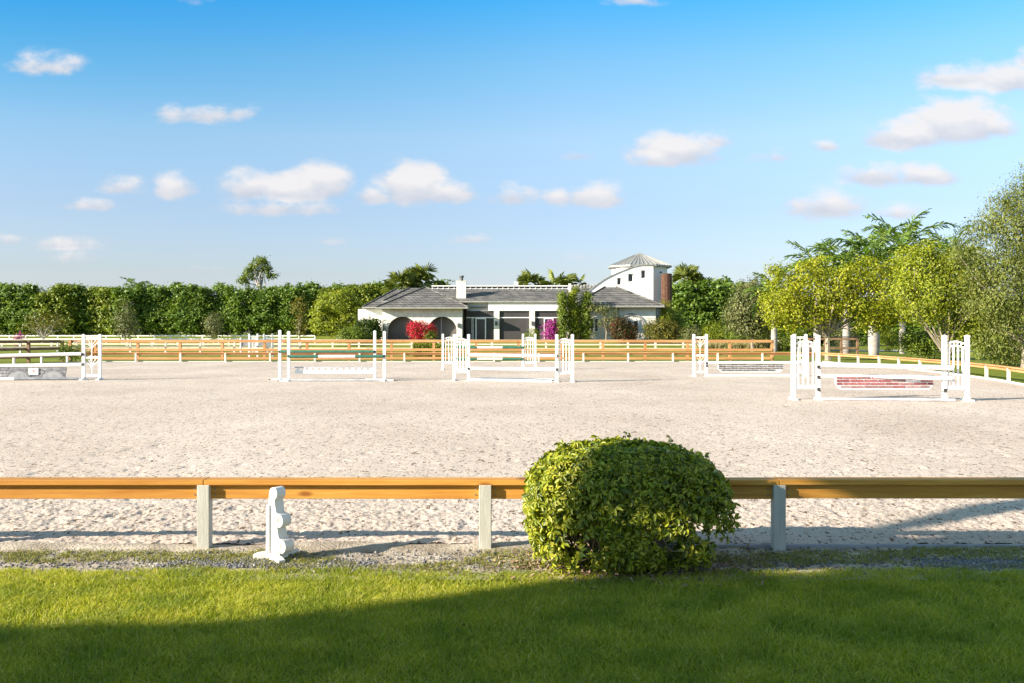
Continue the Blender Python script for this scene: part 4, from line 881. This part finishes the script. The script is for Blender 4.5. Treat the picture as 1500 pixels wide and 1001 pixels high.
    for a,b in zip(prof,prof[1:]): tr.bar((a[0],yt+.15,a[1]+.03),(b[0],yt+.15,b[1]+.03),.5,.07)
    tr.build('wall_coping',M_trim,t)
    tc_=(hx(936.5,yt+3.2),yt+3.2); rT=hx(977,yt+3.2)-tc_[0]
    MB().lathe([(rT,GZ),(rT,hz(391,yt+3))],(tc_[0],tc_[1],0),20,a0=.16).build('tower_wall',M_wall,t)
    MB().box(hx(957,yt)-.3,hx(957,yt),yt+.352,yt+2.2,GZ,Z(390)).build('side_wall',M_wall,t)
    re=hx(985,yt+3.2)-tc_[0]; n=8; rz=hz(390.5,yt+3); za=hz(371,yt+3)
    rf=MB().lathe([(re,rz-.16),(re,rz),(.12,za)],(tc_[0],tc_[1],0),n,a0=math.pi/8).build('tower_roof',M_metal,t)
    sm=MB(); R0=re
    for k in range(n):
        a0=math.pi/8+2*math.pi*k/n; a1=a0+2*math.pi/n
        A=Vector((tc_[0]+R0*math.cos(a0),tc_[1]+R0*math.sin(a0),rz)); B=Vector((tc_[0]+R0*math.cos(a1),tc_[1]+R0*math.sin(a1),rz)); T=Vector((tc_[0],tc_[1],za))
        for j in range(6):
            q=A.lerp(B,j/6); e=1.0; sm.bar(q+Vector((0,0,.03)),q.lerp(T,.97)+Vector((0,0,.03)),.05,.06)
    sm.build('seam',M_trim,rf)
    MB().box(hx(969,yt)-.1,hx(969,yt)+.12,yt+.5,yt+.6,hz(400,yt),hz(397.5,yt)).build('small_window',M_glass,t)
    cyl=MB().lathe([(.56,GZ),(.56,hz(401.5,yt)),(.5,hz(401,yt))],(hx(977,yt-.2),yt+.1,0),12).build('vine_column',M_ivy,t)
house()

# ================================================================== TREES
LEAF={}
LEAF['hedge']=foliage('hedge_leaf',[(0.085,0.155,0.019),(0.155,0.240,0.031),(0.232,0.310,0.046),(0.124,0.202,0.025),(0.295,0.357,0.078)],scale=.35,clump=(.62,.72,.6))
LEAF['hedge2']=foliage('hedge_leaf_light',[(0.143,0.208,0.019),(0.221,0.273,0.026),(0.299,0.338,0.039),(0.182,0.234,0.026)],scale=.35,clump=(.65,.7,.6))
LEAF['yellow']=foliage('yellow_green_leaf',[(.28,.30,.015),(.40,.41,.02),(.50,.48,.03),(.34,.34,.03),(.16,.21,.02)],trans=.35,scale=.8,clump=(.65,.72,.5))
LEAF['lime']=foliage('lime_leaf',[(.22,.27,.018),(.32,.36,.022),(.41,.43,.035),(.26,.30,.025),(.13,.18,.02)],trans=.35,scale=.8)
LEAF['olive']=foliage('olive_leaf',[(0.127,0.138,0.046),(0.184,0.196,0.063),(0.241,0.241,0.092),(0.103,0.115,0.040)],trans=.2,scale=1.0)
LEAF['feather']=foliage('feathery_leaf',[(.13,.17,.03),(.20,.24,.04),(.28,.30,.06),(.11,.14,.03),(.36,.34,.12)],trans=.3,scale=.9)
LEAF['palm']=foliage('palm_leaf',[(.10,.18,.025),(.17,.27,.035),(.27,.36,.06),(.11,.20,.03),(.06,.11,.02)],trans=.3,scale=.7,clump=(.8,.85,.8))
LEAF['sabal']=foliage('fan_palm_leaf',[(0.154,0.198,0.033),(0.231,0.275,0.050),(0.308,0.330,0.088),(0.176,0.220,0.044)],trans=.2,scale=.7)
LEAF['dark']=foliage('dark_shrub_leaf',[(.045,.075,.012),(.07,.11,.015),(.10,.15,.02)],scale=1.2)
LEAF['shrub']=foliage('shrub_leaf',[(0.115,0.178,0.017),(0.184,0.241,0.023),(0.265,0.310,0.040)],scale=1.2)
LEAF['red']=foliage('red_bract',[(.55,.01,.05),(.70,.02,.08),(.45,.01,.03),(.14,.17,.02)],scale=1.5,clump=(.8,.8,.8))
LEAF['purple']=foliage('purple_bract',[(.50,.03,.38),(.62,.06,.50),(.38,.03,.28),(.16,.18,.05)],scale=1.5,clump=(.8,.8,.8))
LEAF['rust']=foliage('rusty_shrub_leaf',[(.15,.13,.02),(.25,.20,.03),(.11,.12,.02),(.30,.27,.04)],scale=1.0)
LEAF['crimson']=foliage('dark_red_shrub_leaf',[(.22,.02,.035),(.08,.09,.015),(.05,.07,.012),(.13,.03,.03)],scale=1.5)
def tree(name,label,cat,x,y,lobes,ncl,per,cs,leaf,lm,trunk=None,th=None,r0=.15,seed=1,group=None,nl=14,z0=None,zmin=None,**kw):
    z=float(terr(x,y)) if z0 is None else z0
    t=thing(name,label,cat,(x,y,z),group)
    cr,C=crown_mesh('crown',lobes,ncl,per,cs,leaf,LEAF[lm],seed,t,zmin=zmin,**kw)
    if trunk is not None:
        rr=random.Random(seed); mb=MB(); idx=[rr.randrange(len(C)) for _ in range(nl)]
        limbs(mb,(0,0,0),(rr.uniform(-.1,.1),0,th),[tuple(C[i]) for i in idx],r0,seed)
        mb.build('trunk',trunk,t,local=True,smooth=True)
    return t
# --- tall clipped tree screen far behind
def hedge_trees():
    G='trees of the tall green screen'
    protos=[]
    for s in range(5):
        r=np.random.default_rng(50+s); H=8.1+.35*r.random()
        lob=[(0,0,H*.5,1.75,1.7,H*.49)]
        for i in range(15): lob.append((r.uniform(-1.2,1.2),r.uniform(-1.4,-.3),r.uniform(.9,H-.7),r.uniform(.6,1.0),r.uniform(.6,.9),r.uniform(.6,1.0)))
        for i in range(7): lob.append((r.uniform(-1.5,1.5),r.uniform(-.8,.6),H-r.uniform(-.25,.5),.4,.4,r.uniform(.4,.8)))
        lm='hedge2' if s==4 else 'hedge'
        protos.append(tree('screen_tree','dense leafy tree of the tall green screen behind the paddocks','tree',0,400+s*10,lob,560,16,.33,.42,lm,M_trunk,2.5,.14,seed=s+3,group=G,nl=4,z0=1.1,aspect=.6))
    used=set()
    def put(i,x,y,sc_,z,label=None):
        rr=random.Random(int(x*10)); 
        if i not in used: used.add(i); o=protos[i]; o.location=(x,y,z); o.rotation_euler=(0,0,0); o.scale=sc_; 
        else: o=dup(protos[i],(x,y,z),rr.choice((0,.25,-.25)),scale=sc_)
        return o
    rr=random.Random(4); d=166; px=-30; k=0
    while px<600:
        i=rr.choice((0,1,2,3)) if not (75<px<180 or 470<px<600) else rr.choice((4,4,2))
        z=float(terr(PX(px,d),d)); top={0:423,60:420,75:432,95:418,180:419,250:421,400:423,440:420,600:417}
        ks=sorted(top); tp=np.interp(px,ks,[top[q] for q in ks])
        hh=(PZ(tp,d)-z)/8.5
        put(i,PX(px,d),d+rr.uniform(-1.2,1.2),(1.12*rr.uniform(.9,1.15),1.1,hh*rr.uniform(.91,.99)),z); px+=20+rr.uniform(-2,4)
    d=128
    for px in range(965,1150,27):
        z=0; tp=np.interp(px,[965,990,1040,1080,1150],[430,425,417,423,440]); put(rr.choice((0,1,2)),PX(px,d),d+rr.uniform(-1,1),(1.15,1.1,PZ(tp,d)/8.5*rr.uniform(.96,1.05)),z)
    for px in range(1165,1640,36):
        put(rr.choice((0,1,2,3)),PX(px,118),118+rr.uniform(-1,1),(1.3,1.1,.62),0)
    put(3,PX(640,150),150,(1.2,1,.95),float(terr(0,150))); put(0,PX(715,150),150,(1.3,1,.84),.3); put(1,PX(860,150),150,(1.3,1,.84),.3)
hedge_trees()
# --- fan palms
def fan_palm(label,px,py_top,d,z0=None,group='fan palms behind the house',trunkh=None,s=1.0,seed=1,n=34):
    x=PX(px,d); z=float(terr(x,d)) if z0 is None else z0; r=np.random.default_rng(seed); t=thing('fan_palm',label,'palm tree',(x,d,z),group)
    H=PZ(py_top,d)-z-1.5*s
    MB().tube([(0,0,-.1),(.05,0,H*.5),(0,0,H)],[.26*s,.2*s,.2*s],8).build('trunk',M_palm_trunk,t,local=True,smooth=True)
    Vs=[];Fs=[];o=0; up=np.array([0,0,1.])
    for k in range(n):
        az=r.uniform(0,2*np.pi); el=r.uniform(-.9,1.35); a=np.array([math.cos(az)*math.cos(el),math.sin(az)*math.cos(el),math.sin(el)])
        c=np.array([0,0,H])+a*(.85+.35*r.random())*s; side=np.cross(a,up); side/=np.linalg.norm(side)+1e-6; nn=np.cross(side,a)
        m=13; ang=np.linspace(-1.25,1.25,m)
        A=a[None]*np.cos(ang)[:,None]+side[None]*np.sin(ang)[:,None]+nn[None]*(-.25*np.abs(ang))[:,None]+np.array([0,0,-.25])[None]; A=norm(A)
        L=np.full(m,1.1*s)*(.8+.35*r.random(m)); v,f=leafarr(np.repeat(c[None],m,0),A,norm(np.repeat(nn[None],m,0)+r.normal(size=(m,3))*.15),L,L*.10,.3); Vs.append(v);Fs.append(f+o);o+=len(v)
    npmesh('crown',np.concatenate(Vs),np.concatenate(Fs),LEAF['sabal'],t)
    st=MB()
    for k in range(12): az=r.uniform(0,6.28); el=r.uniform(-.3,1.2); st.tube([(0,0,H-.1),(math.cos(az)*math.cos(el)*.8*s,math.sin(az)*math.cos(el)*.8*s,H+math.sin(el)*.8*s)],.02*s,4)
    st.build('leaf_stalks',LEAF['sabal'],t,local=True)
    return t
for i,(px,py,d,s,lb) in enumerate([(588,402,128,1.35,'fan palm behind the left wing roof, left and lowest of three'),(607,399,130,1.3,'fan palm behind the left wing roof, middle of three'),(624,390,130,1.45,'tallest fan palm behind the left wing roof'),(776,402,128,1.1,'fan palm above the middle of the house ridge'),(816,400,128,1.45,'large fan palm left of the curved tower wall'),(843,404,130,1.0,'small fan palm beside the curved tower wall'),(1003,393,136,1.4,'fan palm just right of the tower'),(1030,402,137,1.6,'broad fan palm in the trees right of the tower')]):
    fan_palm(lb,px,py,d,s=s,seed=i+1,n=32)
# --- feather palms
def frond(mb,o,az,el,L,droop,nl,ll,r,wid=.05):
    o=Vector(o); h=Vector((math.cos(az),math.sin(az),0)); pts=[]; 
    p=o.copy(); e=el; n=nl
    for i in range(n+1):
        pts.append(p.copy()); p=p+(h*math.cos(e)+Vector((0,0,math.sin(e))))*(L/n); e-=droop/n*(.6+.8*i/n)
    mb['st'].tube(pts[::max(1,n//6)]+[pts[-1]],[.045*(1-.8*i/8) for i in range(len(pts[::max(1,n//6)])+1)],4)
    side=Vector((-h.y,h.x,0))
    for i in range(2,n+1):
        q=i/n; d=(pts[i]-pts[i-1]).normalized(); l=ll*(math.sin(math.pi*min(1,q*.85+.12))**.6)
        for s in (-1,1):
            for rep in range(1):
                if r.random()<.05: continue
                a=(side*s*r.uniform(.5,1)+d*r.uniform(.5,1.0)+Vector((0,0,r.uniform(-1.0,.25)))).normalized()
                mb['P'].append(pts[i]); mb['A'].append(a); mb['N'].append(side.cross(d)*s+Vector((0,0,.3))); mb['L'].append(l*r.uniform(.8,1.15))
def feather_palm(label,px,d,py_top,base_py=None,s=1.0,seed=1,n=15,swell=.42,dead=0,cat='palm tree',group='royal palms behind the yellow green tree'):
    x=PX(px,d); z=float(terr(x,d)); H=PZ(py_top,d)-z-2.7*s; t=thing('royal_palm',label,cat,(x,d,z),group); r=random.Random(seed)
    MB().lathe([(swell*.85,-.1),(swell,.5),(swell*1.02,1.4),(swell*.8,2.6),(swell*.62,4.0),(swell*.6,H-1.4*s)],(0,0,0),14).build('trunk',M_palm_trunk,t,local=True,smooth=True)
    MB().lathe([(swell*.58,H-1.4*s),(swell*.5,H-.6*s),(swell*.25,H+.1)],(0,0,0),10).build('crownshaft',LEAF['palm'],t,local=True,smooth=True)
    mb={'st':MB(),'P':[],'A':[],'N':[],'L':[]}
    for k in range(n):
        az=2*math.pi*(k*.382)+r.uniform(-.2,.2); el=R(84)-(k/n)**1.2*R(88)+r.uniform(-.1,.1)
        frond(mb,(0,0,H),az,el,3.5*s*r.uniform(.8,1.1),1.35+r.uniform(-.3,.7),30,.72*s,r)
    P,A,N,L=[np.array([tuple(q) for q in mb[k]]) if k!='L' else np.array(mb[k]) for k in 'PANL']
    v,f=leafarr(P,norm(A),norm(N),L,np.full(len(L),.05*s),.3); cr=npmesh('crown',v,f,LEAF['palm'],t)
    mb['st'].build('frond_ribs',LEAF['palm'],t,local=True)
    return t
feather_palm('royal palm with a pale swollen trunk, leftmost, beside the dark olive tree',1134,78,388,s=.85,seed=2,swell=.24)
feather_palm('royal palm rising over the left half of the yellow green tree',1240,71,331,s=1.2,seed=3,n=15,swell=.27)
feather_palm('royal palm with slim white trunk just left of the yellow green tree trunk',1196,74,345,s=1.05,seed=8,n=15,swell=.22)
feather_palm('royal palm with the widest pale swollen trunk on the grass',1280,69,318,s=1.2,seed=4,swell=.38,n=14)
feather_palm('tallest royal palm, its top fronds upright against the sky',1322,76,303,s=1.3,seed=6,n=15,swell=.25)
feather_palm('royal palm peeping over the trees at right, most distant of the group',1392,92,328,s=1.15,seed=7,n=15,swell=.25)
feather_palm('lone feather palm over the tall hedge at far left',199,172,402,s=1.15,seed=9,n=17,group='single palms over the hedge',swell=.3)
# lone ragged tree above the hedge
tree('ragged_tree','wind-bent ragged tree standing alone above the hedge at left','tree',PX(382,172),172,[(-.3,0,12.0,1.6,1.3,1.2),(-1.5,0,10.7,1.4,1.2,1.1),(-3.0,0,9.6,.9,.9,.8),(1.3,0,10.9,.5,.6,1.1),(2.2,0,10.2,1.1,.7,.35),(.1,0,13.0,.9,.9,.6)],150,18,.28,.42,'shrub',M_pale_trunk,8.5,.3,seed=21,nl=12,aspect=.4,droop=.5)
# --- left side trees in front of hedge
tree('bushy_tree','yellow green spreading tree beside the left end of the house','tree',PX(493,118),118,[(0,0,4.6,2.6,2.2,1.4),(-1.6,0,3.0,1.7,1.6,1.3),(1.8,0,3.2,1.9,1.6,1.3),(.5,0,5.6,1.5,1.4,.8),(-.8,0,1.9,2.2,1.8,1.0),(2.6,0,4.4,1.0,1,.7)],700,18,.30,.27,'lime',M_pale_trunk,1.2,.16,seed=22,nl=14,flat=.45)
tree('bare_tree','pale branched half bare tree in front of the hedge at far left','tree',PX(63,140),140,[(0,0,3.4,2.6,1.6,1.3),(-1.8,0,2.2,1.6,1.4,.9),(1.6,0,2.9,1.5,1.3,1.2)],120,12,.35,.24,'rust',M_pale_trunk,.9,.14,seed=23,nl=26)
tree('olive_tree','greyish olive narrow tree before the hedge, left of the paddock fence middle','tree',PX(183,146),146,[(0,0,3.8,1.5,1.3,2.5),(.4,0,2.2,1.7,1.4,1.5)],200,14,.30,.25,'olive',M_pale_trunk,1,.1,seed=24,nl=8)
tree('olive_tree','smaller greyish olive tree before the hedge, below the lone ragged tree','tree',PX(313,147),147,[(0,0,2.6,1.3,1.2,1.9)],150,14,.30,.24,'olive',M_pale_trunk,.8,.08,seed=25,nl=6)
tree('slim_tree','slim pale trunked tree at the left edge of the yellow green spreading tree','tree',PX(438,122),122,[(0,0,4.6,.9,.9,1.5),(.2,0,2.6,.8,.8,1.3)],90,14,.25,.25,'rust',M_pale_trunk,2.2,.09,seed=26,nl=8)
def shrub(label,px0,px1,py0,py1,d,lm,seed,cat='shrub',name='shrub',leaf=.13,dens=1.0,shape=1,z0=None,dy=None,trunk=True):
    x=PX((px0+px1)/2,d); z=float(terr(x,d)) if z0 is None else z0; hw=(PX(px1,d)-PX(px0,d))/2; top=PZ(py0,d)-z; dy=dy or min(hw,1.2)
    r=np.random.default_rng(seed); lob=[(0,0,top*.48,hw*.85,dy,top*.5)]
    for i in range(7*shape): lob.append((r.uniform(-.65,.65)*hw,r.uniform(-.5,.3)*dy,top*r.uniform(.3,.78),hw*.33,dy*.45,top*.24))
    area=hw*top; nc=int(max(40,area*95*dens*(0.16/leaf)**.5))
    return tree(name,label,cat,x,d,lob,nc,14,leaf*1.3,leaf,lm,M_trunk if trunk else None,top*.25,.05,seed=seed,nl=5,z0=z,zmin=.0)
shrub('crimson flowering bougainvillea in front of the arched wing',598,641,472,502,96.5,'red',31,'flowering shrub','bougainvillea',.15,1.8)
shrub('small green bush at the right foot of the crimson bougainvillea',622,640,484,500,95.6,'shrub',32)
shrub('magenta purple bougainvillea beside the green columns on the house',797,820,469,500,97.5,'purple',33,'flowering shrub','bougainvillea',.15,1.8)
shrub('leafy bush with upright stalks below the porch pillar',768,790,480,500,98,'shrub',34,dens=.6)
shrub('dark hedge bush at the left end of the arched wing',520,561,468,500,98,'dark',35,leaf=.2,dens=2.2,shape=2)
shrub('clipped green bush left of the dark hedge bush by the house',492,545,480,502,95,'shrub',36,leaf=.16,dens=1.6,shape=2)
shrub('dark green and crimson bush below the arched window of the right wing',893,934,466,500,96.5,'crimson',37,leaf=.16,dens=1.8)
shrub('rusty green mounded bush at the right corner of the house',938,1000,466,502,96,'rust',38,leaf=.16,dens=1.6,shape=2)
shrub('yellow green creeper climbing at the foot of the vine column',963,985,440,475,99.5,'lime',39,dens=.8)
shrub('mossy green creeper over the bushes beside the vine column',975,1003,450,495,101,'shrub',52)
for i,(a,b,tp,lb) in enumerate([(817,832,432,'green columnar tree at the house, left of three'),(830,848,428,'green columnar tree at the house, middle and fullest of three'),(846,868,432,'green columnar tree at the house, right of three, paler')]):
    d=97+.4*i; x=PX((a+b)/2,d); hw=(b-a)/2/14.6; H=(PZ(tp,d)-.7)*1.1; r=np.random.default_rng(60+i)
    lob=[(0,0,H*.48,hw*.8,hw*.8,H*.5)]+[(r.uniform(-.4,.4)*hw,r.uniform(-.6,.1)*hw,H*q,hw*.6,hw*.6,.45) for q in np.linspace(.1,.9,11)]
    tree('columnar_tree',lb,'tree',x,d,lob,420,16,.15,.17,'shrub' if i!=1 else 'lime',M_trunk,1,.06,seed=60+i,nl=5,group='columnar trees by the house',droop=.8)
tree('twisted_tree','twisted open tree with drooping olive foliage in front of the right wing','tree',PX(888,97),97,[(-1.0,0,3.4,.9,.6,.35),(0,0,3.1,1.1,.7,.5),(.8,0,2.4,.7,.6,.55),(.1,0,1.9,.9,.6,.5)],130,14,.16,.16,'olive',M_trunk,1.2,.1,seed=71,nl=14)
# clipped box hedges just behind the far rail
def boxbush(label,px0,px1,py0,d,seed,lm='shrub',depth=.6):
    x0,x1=PX(px0,d),PX(px1,d); top=PZ(py0,d); t=thing('box_hedge',label,'hedge',((x0+x1)/2,d,0)); r=np.random.default_rng(seed)
    n=int(5200*(x1-x0)*top/3); u=r.random((n,3)); hw=(x1-x0)/2
    face=r.integers(0,4,n); P=np.stack([(u[:,0]*2-1)*hw,(u[:,1]*2-1)*depth,u[:,2]*top],1)
    P[face<=1,1]=-depth*(.85+.2*r.random((face<=1).sum())); P[face==2,2]=top*(.93+.09*r.random((face==2).sum())); 
    k=face==3; P[k,0]=np.sign(P[k,0])*hw*(.9+.12*r.random(k.sum()))
    N=norm(r.normal(size=P.shape)*.6+np.array([0,-.5,.5])); A=norm(r.normal(size=P.shape)); L=.10*(.6+.8*r.random(n)); v,f=rhomb(P,A,N,L,L*.6)
    npmesh('foliage',v,f,LEAF[lm],t); m=MB().box(-hw*.85,hw*.85,-depth*.8,depth*.8,.05,top*.85); m.build('core',LEAF['dark'],t,local=True); return t
boxbush('clipped green box hedge behind the far rail, left of the centre jump',606,652,504,58.6,81,'lime')
shrub('round clipped bush behind the rail, left of the ladder stand',84,125,503,530,54.6,'shrub',82,leaf=.09,dens=1.6,shape=2)
shrub('small pink flowering bush by the far left paddock fence',20,36,487,500,100,'purple',83,dens=.5)
# --- right side
tree('olive_tree','dark rounded olive tree between the house and the yellow green tree','tree',PX(1103,84),84,[(0,0,3.9,2.0,1.7,1.9),(-.9,0,3.0,1.5,1.3,1.6),(.9,0,3.2,1.4,1.3,1.6),(0,0,5.2,1.2,1.1,1.0),(.3,0,2.0,1.6,1.3,.9)],900,18,.26,.20,'olive',M_trunk,1.6,.17,seed=91,nl=12)
tree('spreading_tree','bright yellow green spreading tree with pale limbs beyond the right end of the far rail','tree',PX(1213,57),57,
   [(-2.6,0,3.6,1.2,1.3,1.2),(-1.4,0,4.6,1.2,1.3,1.0),(-.2,0,3.7,1.7,1.5,1.1),(.9,0,4.5,1.4,1.4,1.1),(2.1,0,4.9,1.2,1.3,1.0),(3.1,0,3.9,1.3,1.3,1.1),(1.6,0,3.0,1.6,1.4,.8),(-1.7,0,2.5,1.3,1.2,.9),(3.3,0,2.7,1.0,1.1,.8),(4.2,0,4.3,1.1,1.2,1.2),(4.6,0,3.0,.9,1.1,.9),(4.0,0,5.3,.6,.8,.5),(-2.9,0,2.6,.9,1,.7),(-.6,.3,2.4,1.0,1,.6),(2.4,.3,2.2,1.0,1,.6),(-.5,0,5.4,.7,.9,.6),(-3.0,0,5.1,.4,.5,.5)],
   1700,20,.20,.135,'yellow',M_branch,1.6,.16,seed=92,nl=22,aspect=.6)
tree('spreading_tree','lime green airy tree with many thin pale stems, right of the yellow green tree','tree',PX(1385,46),46,
   [(0,0,3.9,1.7,1.4,1.3),(-1.1,0,4.6,1.0,1.1,.9),(1.2,0,3.1,1.1,1.2,1.2),(-.9,0,3.0,1.2,1.2,1.0),(.6,0,4.7,1.1,1.1,.8),(-1.7,0,5.1,.7,.7,.5),(-1.9,0,3.6,.6,.8,.8),(1.7,0,2.2,1.0,1,.9),(.9,0,1.7,1.2,1,.6),(-.8,0,5.5,.6,.7,.4)],
   1700,20,.18,.115,'lime',M_branch,.5,.09,seed=93,nl=26,aspect=.55)
def feathery():
    x,y=PX(1500,44),44; lob=[(0,0,6.2,1.6,1.6,1.6),(1.2,0,7.4,1.6,1.5,1.4),(-1.4,0,4.9,1.3,1.3,1.2),(.2,0,4.2,2.1,1.7,1.5),(-1.2,0,3.2,1.5,1.3,1.2),(1.5,0,5,2,1.7,2),(-2.3,0,4.2,.7,.8,.7),(-.6,0,7.5,.6,.7,.5),(-.3,0,2.2,1.6,1.3,1.0),(2,0,3,2,1.5,1.5),(-2.2,0,2.9,.7,.9,.6),(-2.7,.3,5.2,.6,.7,.5),(-1.9,.3,6.2,.6,.7,.5),(.5,.2,8.4,.8,.8,.7),(-1.0,0,6.6,1.0,1.0,.8),(-.2,.5,1.2,2.0,1,.9)]
    tree('feathery_tree','tall feathery olive tree filling the right edge of the view','tree',x,y,lob,2600,22,.24,.135,'feather',M_branch,1.0,.12,seed=94,nl=30,aspect=.32,droop=1.1,shell=.6)
feathery()
shrub('broad dark green clipped hedge behind the right hand lawn, under the lime tree',1305,1392,484,520,58,'shrub',95,leaf=.12,dens=1.4,shape=2,dy=1.2,cat='hedge')
shrub('dark leafy hedge at the right edge below the feathery tree',1415,1530,488,530,50,'shrub',96,leaf=.12,dens=1.4,shape=2,dy=1.2,cat='hedge')
shrub('low lime bush behind the fence, right of the house',1028,1062,470,500,92,'lime',97)
shrub('brown tipped low bush right of the rusty bush by the house',996,1030,476,500,93,'olive',98)
shrub('low green bush under the dark olive tree',1062,1100,478,500,95,'shrub',99)
shrub('low green bush left of the pale palm trunk',1095,1145,480,500,90,'lime',100,dens=.6)
for i,(a,b,tp,l) in enumerate([(1140,1185,482,'low green shrub behind the black mesh gate'),(1222,1258,480,'low olive shrub between two palm trunks'),(1290,1312,484,'low shrub right of the widest palm trunk')]):
    shrub(l,a,b,tp,505,84,('shrub','olive','lime')[i],110+i)
def tallgrass():
    N=9000; x=rng.uniform(PX(1025,86),PX(1160,86),N); y=rng.uniform(85,91,N)
    m=mat('dry_grass_blade',(.3,.25,.12),.7,island=[(.20,.22,.06),(.36,.30,.14),(.45,.38,.22),(.26,.26,.08)],trans=.3)
    blades('tall_grass',x,y,.5+.45*rng.random(N),.05+.04*rng.random(N),m,z0=.0,lean=.5,label='pale dry tall grass behind the fence at the right of the house',cat='tall grass')
tallgrass()
